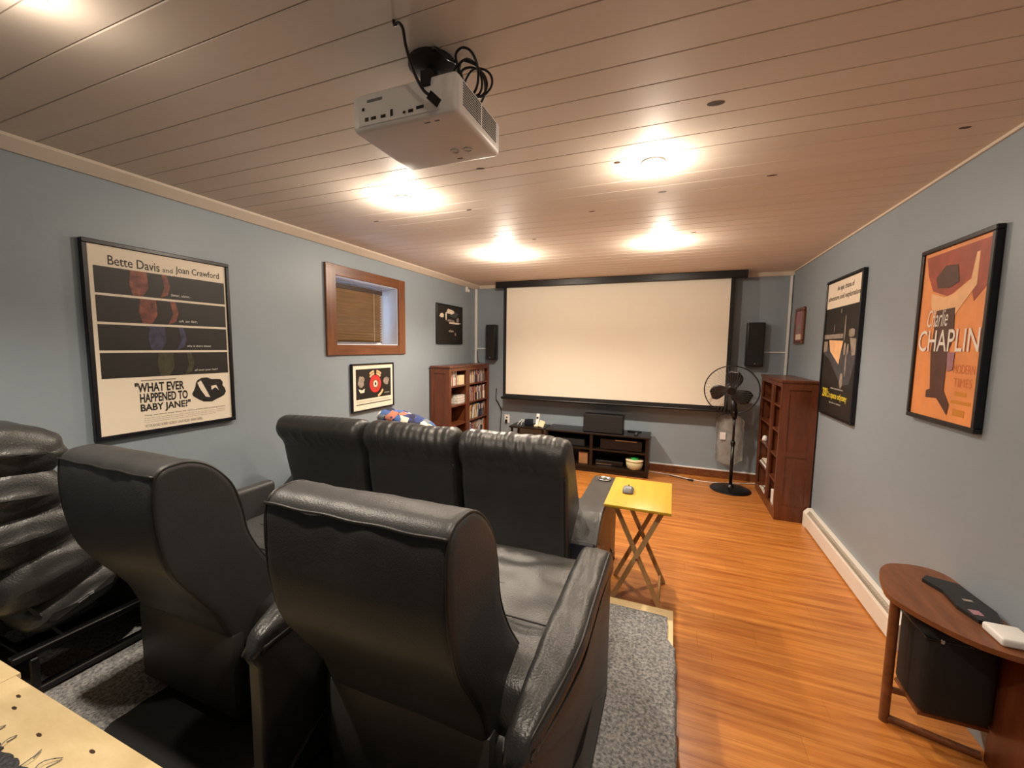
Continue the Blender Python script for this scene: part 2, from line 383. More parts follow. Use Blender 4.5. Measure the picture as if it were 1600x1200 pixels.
# ================================================================== downlights
names_l = {(0, 0): 'glowing recessed ceiling lamp left of the projector near the picture edge', (1, 0): 'glowing recessed ceiling lamp behind the projector',
           (0, 1): 'glowing recessed ceiling lamp just beyond the projector on its left', (1, 1): 'brightest recessed ceiling lamp, right of the projector',
           (0, 2): 'recessed ceiling lamp nearest the left end of the screen case', (1, 2): 'recessed ceiling lamp over the right part of the screen'}
for j, yy in enumerate((0.56, 2.11, 3.68)):
    for i, xx in enumerate((-1.54, -0.13)):
        t = thing('ceiling_lamp', names_l[(i, j)], 'lamp', (xx, yy, ZC), group='recessed ceiling lamps')
        B().lathe([(0.034, 0), (0.052, -0.001), (0.055, -0.004), (0.050, -0.008), (0.036, -0.008)], (xx, yy, ZC), 24, closed=True).build('trim_ring', 'ltrim', t, smooth=True)
        B().lathe([(0.035, -0.001), (0.034, -0.007), (0.024, -0.013), (0.008, -0.016)], (xx, yy, ZC), 20).build('lens', 'bulb', t, smooth=True)
        for kind, watt, zz in (('POINT', LAMP_FILL[j]*LAMP_SIDE[i], -0.09), ('SPOT', LAMP_BEAM[j]*LAMP_SIDE[i], -0.03)):  # POINT is an added fill below the lens that brightens the ceiling
            L = bpy.data.lights.new('lamp_beam_or_fill', kind); L.energy = watt; L.color = LAMP_COL; L.shadow_soft_size = 0.03
            if kind == 'SPOT': L.spot_size = math.radians(128 if j == 0 else 140); L.spot_blend = 0.7
            lo = bpy.data.objects.new('lamp_beam_or_fill', L); reg(lo, 'lamp_beam_or_fill', t); lo.location = (0, 0, zz)

# ================================================================== projector screen
t = thing('projection_screen', 'large pull-down cream projection screen with black borders and case', 'screen', (-0.79, 5.25, 0.84))
SX0, SX1, SZ0, SZ1, SY = -2.158, 0.567, 0.905, 2.357, 5.25
part('screen_case', 'black', t, (-2.30, 0.716, 5.185, 5.27, 2.352, ZC-0.001), bev=0.006)
part('case_end_cap', 'blackm', t, (0.700, 0.722, 5.180, 5.272, 2.348, ZC-0.001), bev=0.004)
part('screen_fabric', 'screen', t, (SX0, SX1, SY, SY+0.002, SZ0, 2.36))
for q in ((SX0-0.045, SX0, SY-0.0006, SY+0.0028, SZ0-0.05, 2.36), (SX1, SX1+0.045, SY-0.0006, SY+0.0028, SZ0-0.05, 2.36), (SX0, SX1, SY-0.0006, SY+0.0028, SZ0-0.05, SZ0)):
    part('black_border', 'blackm', t, q)
b = B(); b.tube([(-2.225, SY, SZ0-0.058), (SX1+0.065, SY, SZ0-0.058)], 0.016, 12); b.build('weight_bar', 'black', t, auto=0.7)

# ================================================================== speakers, conduits
for (xa, xb, lab, nm) in ((-2.51, -2.365, 'tall slim dark wall speaker left of the screen', 'l'), (0.772, 0.945, 'black wall speaker right of the screen above the fan', 'r')):
    t = thing('wall_speaker', lab, 'speaker', ((xa+xb)/2, YB, 1.37), group='wall speakers')
    part('cabinet', 'black', t, (xa, xb, 5.33, YB-0.002, 1.368, 1.868), bev=0.008, seg=2)
    part('grille', 'blackm', t, (xa+0.006, xb-0.006, 5.318, 5.3298, 1.376, 1.860), bev=0.005)
    B().lathe([(0.008, 0), (0.008, -0.002), (0.002, -0.0025)], ((xa+xb)/2, 5.318, 1.40), 12, 'y').build('badge', 'metal', t)
t = thing('wall_conduit', 'white cable channel in the left corner with branch to speaker', 'conduit', (XL+0.03, YB-0.02, 0.3))
part('vertical_channel', 'white', t, (XL+0.004, XL+0.038, YB-0.026, YB-0.001, 0.3, 2.386), bev=0.003)
part('branch_channel', 'white', t, (XL+0.038, -2.51, YB-0.016, YB-0.001, 1.52, 1.536), bev=0.002)
t = thing('wall_conduit', 'white cable channel in the right corner with branch to speaker', 'conduit', (XR-0.03, YB-0.02, 1.2))
part('vertical_channel', 'white', t, (XR-0.034, XR-0.010, YB-0.022, YB-0.001, 0.12, 2.386), bev=0.003)
part('branch_channel', 'white', t, (0.945, XR-0.034, YB-0.014, YB-0.001, 1.525, 1.54), bev=0.002)
t = thing('wall_sensor', 'tiny white sensor high on the left wall by the corner', 'sensor', (XL, 5.16, 2.30))
part('body', 'white', t, (XL, XL+0.03, 5.14, 5.18, 2.31, 2.38), bev=0.008, seg=2)
B().lathe([(0.004, 0), (0.02, 0.004), (0.022, 0.02), (0.006, 0.028)], (XL+0.03, 5.16, 2.325), 14, 'x').build('lens', 'white', t, smooth=True)

# ================================================================== posters
# --- large cream poster (left wall)
w, h = 0.715, 1.02
t, n = picture('framed_poster', 'largest cream film poster with four dark photo strips in dark blue frame', 'poster', (XL, 1.484, 1.048), PI/2, w, h, 0.022, 0.032, 'paper')
text(t, 'Bette Davis', -0.255, 0.905, 0.228, 0.048, 'ink', n, offset=0.006); text(t, 'and', -0.013, 0.908, 0.050, 0.026, 'ink', n); text(t, 'Joan Crawford', 0.052, 0.905, 0.245, 0.048, 'ink', n, offset=0.006)
sv = [0.890, 0.762, 0.634, 0.506, 0.378]
tl = ['Sister, sister,', 'oh so fair,', 'why is there blood', 'all over your hair?']
for k in range(4):
    v1 = 0.893-k*0.1465; v0 = v1-0.134
    flat(t, 'photo_strip', 'strip', rect(-0.315, 0.325, v0, v1), n)
    m_ = ['salmon', 'salmon', 'blueg', 'olive'][k]; uo = -0.135+k*0.035
    flat(t, 'tinted_shape', m_, [(uo-0.045+0.02, v0+0.001), (uo+0.02, v0+0.001), (uo+0.048, v0+0.05), (uo+0.045, v1-0.001), (uo-0.03, v1-0.001), (uo-0.038, v0+0.06)], n-0.0007)
    flat(t, 'tinted_shape', m_, [(uo+0.10, v0+0.001), (uo+0.14, v0+0.02), (uo+0.155, v0+0.07), (uo+0.14, v1-0.001), (uo+0.115, v1-0.001), (uo+0.125, v0+0.06)], n-0.0007)
    text(t, tl[k], uo+0.155, v0+0.016, 0.10+0.035*(k > 1), 0.016, 'wprint', n-0.0008, shear=0.2)
for s_, v, hh, uu, ww in (('"WHAT EVER', 0.234, 0.054, -0.18, 0.242), ('HAPPENED TO', 0.176, 0.052, -0.160, 0.238), ('BABY JANE?"', 0.116, 0.054, -0.160, 0.252)):
    text(t, s_, uu, v, ww, hh, 'ink', n, offset=0.032)
flat(t, 'ink_blot', 'ink', blob(0.205, 0.222, 0.098, 0.076, 3, 0.45), n)
flat(t, 'pale_patch', 'paper', [(0.135, 0.265), (0.155, 0.28), (0.19, 0.205), (0.205, 0.17), (0.18, 0.175), (0.15, 0.225)], n-0.0007)
flat(t, 'pale_patch', 'paper', [(0.215, 0.215), (0.24, 0.23), (0.26, 0.21), (0.245, 0.245), (0.215, 0.24)], n-0.0007)
flat(t, 'caption_line', 'greyp', rect(-0.15, 0.02, 0.296, 0.302), n)
text(t, 'Things you should know about this motion picture before buying a ticket', -0.145, 0.098, 0.44, 0.010, 'ink', n)
for k in range(3): text(t, 'if you are long standing fans you may expect this to be the film you have waited for', -0.145, 0.084-k*0.011, 0.44-0.06*(k == 2), 0.007, 'greyp', n)
text(t, 'VICTOR BUONO  ROBERT ALDRICH  LUKAS HELLER  HENRY FARRELL', -0.145, 0.036, 0.30, 0.016, 'greyp', n, offset=0.01)
# --- poster with pale header (right wall)
w, h = 0.715, 1.095
t, n = picture('framed_poster', 'black film poster with pale header and yellow bottom title on right wall', 'poster', (XR, 3.882, 1.036), -PI/2, w, h, 0.018, 0.030, 'strip')
flat(t, 'header_panel', 'paper', rect(-0.335, 0.335, 0.865, 1.07), n)
text(t, 'An epic drama of', -0.13, 0.985, 0.33, 0.05, 'ink', n-0.0007, offset=0.012); text(t, 'adventure and exploration', -0.315, 0.915, 0.63, 0.05, 'ink', n-0.0007, offset=0.012)
# abstract stand-in for the picture area
flat(t, 'grey_shape', 'greyd', [(-0.335, 0.50), (-0.20, 0.46), (-0.02, 0.34), (0.10, 0.26), (0.25, 0.28), (0.30, 0.40), (0.335, 0.47), (0.335, 0.52), (-0.335, 0.56)], n)
flat(t, 'pale_shape', 'greyp', [(-0.335, 0.655), (-0.335, 0.62), (0.07, 0.62), (0.07, 0.655)], n-0.0007)
flat(t, 'pale_shape', 'peach', [(-0.22, 0.61), (0.08, 0.60), (0.05, 0.52), (0.02, 0.42), (-0.08, 0.47), (-0.18, 0.52)], n-0.0007)
flat(t, 'pale_shape', 'greyp', [(0.20, 0.62), (0.335, 0.61), (0.335, 0.50), (0.26, 0.49)], n-0.0007)
flat(t, 'pale_shape', 'greyp', [(-0.335, 0.60), (-0.25, 0.60), (-0.25, 0.52), (-0.335, 0.51)], n-0.0007)
for (u, v, a, c) in ((0.10, 0.70, 0.012, 0.10), (-0.12, 0.70, 0.008, 0.03), (0.0, 0.83, 0.008, 0.02), (0.23, 0.655, 0.06, 0.035), (0.12, 0.54, 0.022, 0.045), (0.18, 0.54, 0.018, 0.04), (0.10, 0.30, 0.03, 0.06), (0.16, 0.42, 0.012, 0.09)):
    flat(t, 'pale_shape', 'greyp', blob(u, v, a, c, u*30, 0.3, 14), n-0.0014)
text(t, '2001:', -0.285, 0.145, 0.14, 0.075, 'yprint', n, offset=0.02); text(t, 'a space odyssey', -0.135, 0.135, 0.37, 0.062, 'yprint', n, offset=0.014)
text(t, 'STANLEY KUBRICK PRODUCTION', -0.11, 0.222, 0.26, 0.010, 'wprint', n); text(t, 'KEIR DULLEA - GARY LOCKWOOD', -0.11, 0.108, 0.24, 0.010, 'wprint', n)
# --- orange poster (right wall)
w, h = 0.535, 0.855
t, n = picture('framed_poster', 'tall orange film poster in black frame, nearest on right wall', 'poster', (XR, 2.540, 1.220), -PI/2, w, h, 0.022, 0.030, 'orange')
flat(t, 'rust_shape', 'redd', [(-0.23, 0.815), (0.235, 0.815), (0.235, 0.62), (0.16, 0.56), (0.12, 0.66), (-0.02, 0.60), (-0.15, 0.64), (-0.20, 0.72)], n)
flat(t, 'peach_shape', 'peach', [(-0.16, 0.63), (-0.05, 0.60), (0.02, 0.61), (0.13, 0.66), (0.15, 0.77), (0.17, 0.77), (0.17, 0.63), (0.03, 0.50), (-0.07, 0.48), (-0.15, 0.56)], n-0.0007)
flat(t, 'brown_shape', 'brownp', [(-0.13, 0.70), (-0.06, 0.75), (0.03, 0.74), (0.05, 0.66), (-0.02, 0.64), (-0.11, 0.65)], n-0.0014)
flat(t, 'brown_shape', 'brownp', [(-0.10, 0.54), (0.04, 0.545), (0.05, 0.40), (0.02, 0.34), (0.02, 0.16), (0.07, 0.10), (0.06, 0.05), (0.01, 0.09), (-0.03, 0.12), (-0.12, 0.115), (-0.12, 0.15), (-0.09, 0.16), (-0.115, 0.34)], n-0.0014)
flat(t, 'pale_shape', 'pinkp', [(0.02, 0.34), (0.075, 0.34), (0.07, 0.26), (0.03, 0.25)], n-0.0021)
text(t, 'Charlie', -0.165, 0.462, 0.165, 0.085, 'wprint', n-0.0028, shear=0.25); text(t, 'CHAPLIN', -0.225, 0.342, 0.455, 0.105, 'wprint', n-0.0028, offset=0.006)
text(t, 'MODERN', 0.075, 0.245, 0.145, 0.040, 'rustl', n); text(t, 'TIMES', 0.085, 0.185, 0.125, 0.040, 'rustl', n)
flat(t, 'ochre_bar', 'ochre', rect(0.10, 0.18, 0.145, 0.165), n); flat(t, 'ochre_bar', 'ochre', rect(0.08, 0.215, 0.11, 0.125), n); flat(t, 'ochre_bar', 'ochre', rect(0.10, 0.18, 0.055, 0.085), n)
# --- small picture by the right corner
t, n = picture('framed_picture', 'tiny narrow reddish-brown framed picture by the right corner', 'picture', (XR, 5.03, 1.625), -PI/2, 0.30, 0.37, 0.035, 0.03, 'pinkp', 'cherry', 0.008)
flat(t, 'print_patch', 'paper', rect(-0.10, 0.10, 0.045, 0.10), n); flat(t, 'print_patch', 'greyp', blob(0.0, 0.16, 0.07, 0.05, 4, .4), n)
# --- small landscape poster below the window
t, n = picture('framed_poster', 'small film poster with red disc, hung below the window', 'poster', (XL, 3.216, 0.930), PI/2, 0.60, 0.452, 0.014, 0.030, 'paper')
flat(t, 'print_panel', 'strip', rect(-0.245, 0.255, 0.115, 0.40), n)
flat(t, 'red_disc', 'red', [(0.02+0.082*math.cos(a), 0.25+0.085*math.sin(a)) for a in [2*PI*k/32 for k in range(32)]], n-0.0007)
flat(t, 'dark_ring', 'redd', [(0.02+0.052*math.cos(a), 0.248+0.055*math.sin(a)) for a in [2*PI*k/32 for k in range(32)]], n-0.0014)
flat(t, 'pale_ring', 'paper', [(0.02+0.030*math.cos(a), 0.25+0.033*math.sin(a)) for a in [2*PI*k/32 for k in range(32)]], n-0.0021)
flat(t, 'dark_dot', 'ink', [(0.02+0.012*math.cos(a), 0.25+0.016*math.sin(a)) for a in [2*PI*k/20 for k in range(20)]], n-0.0028)
def arc(c0, c1, ra, rb): return lambda x, y: (0.02+(ra+(rb-ra)*y)*math.cos(c0+(c1-c0)*x), 0.25+(ra+(rb-ra)*y)*math.sin(c0+(c1-c0)*x))
def arcq(c0, c1, ra, rb, n_=12):
    return [(0.02+rb*math.cos(c0+(c1-c0)*k/n_), 0.25+rb*math.sin(c0+(c1-c0)*k/n_)) for k in range(n_+1)]+[(0.02+ra*math.cos(c1+(c0-c1)*k/n_), 0.25+ra*math.sin(c1+(c0-c1)*k/n_)) for k in range(n_+1)]
for q in ((2.4, 1.72, 0.092, 0.112), (1.42, 0.75, 0.092, 0.112), (2.25, 1.72, 0.118, 0.136), (1.42, 0.85, 0.118, 0.136), (5.0, 5.75, 0.115, 0.138)):
    flat(t, 'lettering_band', 'peach', arcq(*q), n-0.0007)
flat(t, 'grey_shape', 'greyp', blob(-0.175, 0.28, 0.045, 0.055, 5, .5), n-0.0007); flat(t, 'grey_shape', 'paper', [(-0.215, 0.215), (-0.19, 0.175), (-0.14, 0.175), (-0.13, 0.215), (-0.165, 0.20)], n-0.0007)
flat(t, 'grey_shape', 'greyp', blob(0.185, 0.27, 0.035, 0.045, 8, .6), n-0.0007)
text(t, 'STANLEY KUBRICK', 0.15, 0.145, 0.08, 0.011, 'wprint', n-0.0008); flat(t, 'rule', 'ink', rect(-0.245, 0.255, 0.062, 0.070), n)
text(t, 'A FILM ABOUT A GAME OF NERVES, FOR EVERYONE', -0.235, 0.082, 0.46, 0.016, 'greyp', n)
# --- small dark picture by the left corner
t, n = picture('framed_picture', 'small square black-and-white night picture near the left corner', 'picture', (XL, 4.70, 1.582), PI/2, 0.66, 0.505, 0.014, 0.022, 'strip')
for (u, v, a, c, m_) in ((0.0, 0.42, 0.09, 0.04, 'paper'), (-0.20, 0.36, 0.05, 0.03, 'paper'), (-0.10, 0.36, 0.018, 0.045, 'paper'), (0.02, 0.305, 0.09, 0.018, 'greyp'), (0.10, 0.275, 0.17, 0.014, 'paper'), (0.20, 0.32, 0.035, 0.03, 'greyp'), (0.03, 0.17, 0.06, 0.018, 'greyp'), (0.14, 0.13, 0.02, 0.022, 'greyp'), (0.1, 0.07, 0.03, 0.008, 'greyd'), (0.08, 0.385, 0.12, 0.045, 'greyd')):
    flat(t, 'pale_shape', m_, blob(u, v, a, c, u*17+v, 0.5, 16), n-(0.0007 if m_ != 'greyd' else 0))

# ================================================================== window blind
t = thing('window_blind', 'brown horizontal slat blind closed inside the window recess', 'blind', (-2.935, 3.1, WZ0+0.02))
BY0, BY1 = WY0+0.012, 3.550; bx = -2.90
part('head_rail', 'blindd', t, (bx-0.025, bx+0.02, BY0, BY1+0.012, WZ1-0.075, WZ1-0.035), bev=0.003)
zs = WZ0+0.050; ns = 18; dz = (WZ1-0.085-zs)/(ns-1)
slat = None
for k in range(ns):
    z = zs+dz*k; th = -math.radians(49)
    if slat is None:
        b = B(); w2 = 0.0175
        pr = [(-w2*math.cos(th), w2*math.sin(th)), (0.0025, 0.0015), (w2*math.cos(th), -w2*math.sin(th))]
        poly = [(a, c) for a, c in pr]+[(a+0.0022, c+0.001) for a, c in reversed(pr)]
        b.prism(poly, 0, BY1-BY0, 'y')
        b.prism
        me_o = b.build('slat', 'blind', None, loc=(0, 0, 0)); slat = me_o
    o = slat if k == 0 else slat.copy()
    if k: COL.objects.link(o)
    o.parent = t; o.location = Vector((bx, BY0, z))-Vector((-2.935, 3.1, WZ0+0.02))
part('bottom_rail', 'blindd', t, (bx-0.018, bx+0.018, BY0, BY1, zs-0.024, zs-0.012), bev=0.003)
for yy in (BY0+0.09, BY1-0.12):
    B().tube([(bx+0.017, yy, WZ1-0.055), (bx+0.017, yy, zs-0.012)], 0.0016, 6).build('ladder_cord', 'cream', t)

# ================================================================== projector
t = thing('projector', 'white ceiling-mounted projector with black mount', 'projector', (-0.76, 1.18, ZC))
px0, px1, py0, py1, pz0, pz1 = -0.940, -0.578, 1.034, 1.333, 2.200, 2.308
body = B().box(px0, px1, py0, py1, pz0, pz1, bev=0.016, seg=3).build('body', 'white', t, auto=0.6)
part('rear_panel', 'white', body, (px0+0.028, px1-0.05, py0-0.0015, py0, pz0+0.012, pz1-0.02))
part('label', 'grey', body, (px0+0.06, px0+0.115, py0-0.0022, py0-0.0015, pz1-0.034, pz1-0.026))
for (u, v, a, c) in ((0.046, 0.058, 0.004, 0.004), (0.058, 0.028, 0.006, 0.005), (0.083, 0.028, 0.009, 0.004), (0.118, 0.027, 0.008, 0.004), (0.148, 0.031, 0.004, 0.009), (0.192, 0.024, 0.004, 0.003), (0.214, 0.024, 0.008, 0.004), (0.245, 0.028, 0.012, 0.004)):
    part('port', 'black', body, (px0+u-a, px0+u+a, py0-0.003, py0-0.0014, pz0+v-c, pz0+v+c))
b = B()
for i in range(26):
    for j in range(9):
        if i == 13: continue
        yy = py0+0.035+i*0.0088; zz = pz0+0.03+j*0.0072
        b.box(px1-0.0006, px1+0.0008, yy, yy+0.0058, zz, zz+0.0042)
g_ = b.build('vent_grille', 'grey', body); g_['kind'] = 'stuff'; g_.data.materials[0] = MT['blackm']
for (xx, yy) in ((-0.70, 1.24), (-0.655, 1.245)): B().lathe([(0.011, 0), (0.015, 0), (0.015, -0.003), (0.011, -0.003)], (xx, yy, pz0), 18, closed=True).build('foot', 'white', body, smooth=True)
for q in ((-0.70, -0.68, 1.06, 1.064), (-0.665, -0.65, 1.06, 1.064), (-0.72, -0.70, 1.29, 1.296)): part('latch', 'grey', body, (q[0], q[1], q[2], q[3], pz0-0.001, pz0))
B().lathe([(0.075, 0), (0.075, -0.012), (0.05, -0.022), (0.02, -0.024)], (-0.74, 1.17, ZC), 24).build('ceiling_plate', 'blackm', t, auto=0.6)
B().tube([(-0.74, 1.17, ZC-0.02), (-0.74, 1.17, pz1+0.02)], 0.022, 14).build('mount_post', 'blackm', t, auto=0.7)
for (dx, dy) in ((-0.10, -0.08), (0.10, -0.08), (-0.10, 0.09), (0.10, 0.09)):
    B().bar((-0.74, 1.17, pz1+0.024), (-0.74+dx, 1.17+dy, pz1+0.014), 0.022, 0.006, (0, 0, 1)).bar((-0.74+dx, 1.17+dy, pz1+0.02), (-0.74+dx, 1.17+dy, pz1-0.002), 0.02, 0.02).build('mount_arm', 'blackm', t)
part('rear_clip', 'blackm', t, (-0.69, -0.66, py0-0.006, py0+0.03, pz1-0.03, pz1+0.012))
# cables
pts = catmull([(-0.745, 0.985, ZC), (-0.742, 0.985, ZC-0.014), (-0.728, 0.983, ZC-0.012), (-0.714, 0.983, ZC-0.03), (-0.706, 0.985, 2.36), (-0.690, 0.995, 2.30), (-0.668, 1.008, 2.255), (-0.640, 1.012, 2.232)], 40, False)
t = thing('hanging_cable', 'black cable hanging in front of the projector, ending in a plug', 'cable', (-0.735, 0.985, ZC))
B().tube(pts, 0.0042, 8).build('cord', 'black', t, smooth=True)
B().bar((-0.648, 1.010, 2.238), (-0.625, 1.013, 2.216), 0.018, 0.009, (1, 0, 0), 0.002).build('plug', 'black', t)
loop = [(-0.72, 1.13, ZC-0.012), (-0.69, 1.10, ZC-0.008), (-0.655, 1.12, 2.40)]
for k in range(44):
    a = k/44*2*PI*5.3; tn = int(a/(2*PI)); rr = (0.050, 0.036, 0.058, 0.044, 0.052, 0.040)[tn]
    loop.append((-0.610+0.010*math.sin(tn*2.1)+rr*0.8*math.cos(a+2.5), 1.175+0.012*(tn-2)+0.03*math.sin(a*0.9), 2.362+0.008*math.cos(tn*1.7)+rr*math.sin(a+2.5)))
loop.append((-0.62, 1.17, 2.33)); loop.append((-0.66, 1.16, 2.33))
o = B().tube(catmull(loop, 200, False), 0.0038, 6).build('coiled_cable', 'black', None, smooth=True)
tag(o, 'coil of dark cable looped above the projector', 'cable')

# ================================================================== risers
RX1, RY1, RZ = 0.056, 2.102, 0.25
t = thing('seating_platform', 'low plywood seating platform with grey carpet in front of the aisle', 'platform', (-1.3, 1.4, 0))
part('plywood_top', 'ply', t, (XL+0.015, RX1, 0.56, RY1, RZ-0.018, RZ))
part('front_board', 'ply', t, (XL+0.015, RX1-0.004, RY1-0.018, RY1-0.002, 0.001, RZ-0.018)); part('side_board', 'ply', t, (RX1-0.020, RX1-0.003, 0.56, RY1-0.018, 0.001, RZ-0.018))
poly = []
def jag(a, c, n_, amp, s): return [(a[0]+(c[0]-a[0])*k/n_+amp*nz(s, k*1.7, 0), a[1]+(c[1]-a[1])*k/n_+amp*nz(s+5, k*1.7, 3)) for k in range(n_)]
poly += jag((XL+0.02, 2.035), (0.028, 2.035), 110, 0.007, 1); poly += jag((0.030, 2.03), (0.032, 1.86), 12, 0.007, 2)
poly += jag((0.056, 1.83), (0.060, 0.565), 50, 0.008, 3); poly += [(XL+0.02, 0.565)]
b = B(); b.prism(poly, RZ, RZ+0.008); b.build('carpet', 'carpet', t)
# drooping carpet lip along the aisle
b = B(); rows = []
for k in range(50):
    yy = 1.83-(1.83-0.565)*k/49; wv = 0.006*nz(k*0.35, 4, 1)
    rows.append([b.bm.verts.new(c) for c in ((0.052, yy, RZ+0.008), (0.064+wv, yy, RZ+0.002), (0.070+wv, yy, RZ-0.022), (0.068+wv*1.5, yy, RZ-0.055-0.012*nz(k*0.8, 9, 2))  , (0.0585, yy, RZ-0.05), (0.056, yy, RZ-0.005))])
for A, C in zip(rows, rows[1:]):
    for i in range(6): b.bm.faces.new((A[i], A[(i+1) % 6], C[(i+1) % 6], C[i]))
b.build('carpet_lip', 'carpet', t, smooth=True)
t = thing('seating_platform', 'higher plywood platform with dark carpet in the bottom-left corner', 'platform', (-1.3, -0.2, 0))
TY, TZ = 0.575, 0.45
part('plywood_top', 'ply', t, (-1.985, RX1, -1.2, TY, TZ-0.018, TZ)); part('plywood_top', 'ply', t, (XL+0.02, -1.988, -1.2, TY+0.012, TZ-0.018, TZ))
part('front_board', 'ply', t, (XL+0.02, RX1-0.004, TY-0.035, TY-0.019, 0.001, TZ-0.018))
part('side_board', 'ply', t, (RX1-0.02, RX1-0.003, -1.2, TY-0.035, 0.001, TZ-0.018))
poly = jag((XL+0.03, 0.442), (RX1-0.01, 0.442), 200, 0.016, 7)+[(RX1-0.01, -1.19), (XL+0.03, -1.19)]
b = B(); b.prism(poly, TZ, TZ+0.007); b.build('carpet', 'carpet2', t)
for k in range(16):
    xx = -1.95+k*0.08+random.uniform(-.02, .02); yy = 0.462+0.012*nz(xx*7, 1, 1); c_ = [(xx, yy-0.03, TZ+0.006), (xx+random.uniform(-.02, .02), yy-0.005, TZ+0.012), (xx+random.uniform(-.02, .02), yy+0.012+random.uniform(0, .014), TZ+0.004), (xx+random.uniform(-.02, .03), yy-0.004, TZ+0.002)]
    B().tube(catmull(c_, 10, False), 0.0013, 5).build('frayed_loop', 'carpet', t, smooth=True)
for (xx, yy) in ((-1.86, 0.54), (-1.81, 0.515), (-1.62, 0.50), (-1.42, 0.53), (-1.28, 0.47)): B().prism(blob(xx, yy, 0.012, 0.004, xx, .3, 10), TZ, TZ+0.0006).build('knot', 'knot', t)

o = B().prism(jag((-1.735, 0.70), (-1.70, 1.35), 14, 0.01, 21)+[(-0.22, 1.35)]+jag((-0.215, 1.3), (-0.225, 0.57), 14, 0.008, 22)+[(-1.66, 0.57)], RZ+0.008, RZ+0.0105).build('darkening_sheet', 'blackm', None); tag(o, 'black sheet added to darken the platform under and behind the second-row recliners', 'dark sheet')  # thin black sheet added to darken the carpet around the recliners
# ================================================================== rear-row recliners
def tubeline(P, idx, x, r, out=0.0, nor=None): return [(x, P[i % len(P)].x+(nor[i % len(P)].x*out if nor else 0), P[i % len(P)].y+(nor[i % len(P)].y*out if nor else 0)) for i in idx]
BACK = [(0.865, 0.55), (0.80, 0.69), (0.738, 0.79), (0.682, 0.89), (0.656, 1.0), (0.648, 1.10), (0.653, 1.180), (0.672, 1.207), (0.70, 1.216), (0.755, 1.214), (0.815, 1.180), (0.872, 1.11), (0.902, 1.02), (0.922, 0.92), (0.985, 0.80), (1.10, 0.64), (1.11, 0.55), (0.99, 0.51)]
ARM = [(0.712, 0.265), (0.702, 0.265), (0.700, 0.60), (0.700, 0.745), (0.71, 0.765), (1.05, 0.79), (1.43, 0.79), (1.475, 0.765), (1.485, 0.70), (1.485, 0.30), (1.475, 0.265), (1.1, 0.265)]
PAD = [(0.695, 0.755), (0.692, 0.785), (0.710, 0.812), (0.80, 0.824), (1.05, 0.840), (1.38, 0.842), (1.46, 0.825), (1.497, 0.785), (1.498, 0.735), (1.485, 0.715), (1.44, 0.735), (1.20, 0.755), (0.9, 0.745)]
SEAT = [(0.93, 0.52), (0.92, 0.62), (0.98, 0.68), (1.15, 0.705), (1.40, 0.715), (1.56, 0.70), (1.62, 0.65), (1.62, 0.56), (1.58, 0.50), (1.2, 0.48)]
def arm_taper(sg):
    def f(u, y_, z_):
        k = max(0.0, (0.98-y_)/0.28); k = min(1, k)**1.5; v = u if sg > 0 else 1-u
        return (-sg*0.055*k*v, 0, -0.03*k*(1 if z_ > 0.7 else 0))
    return f
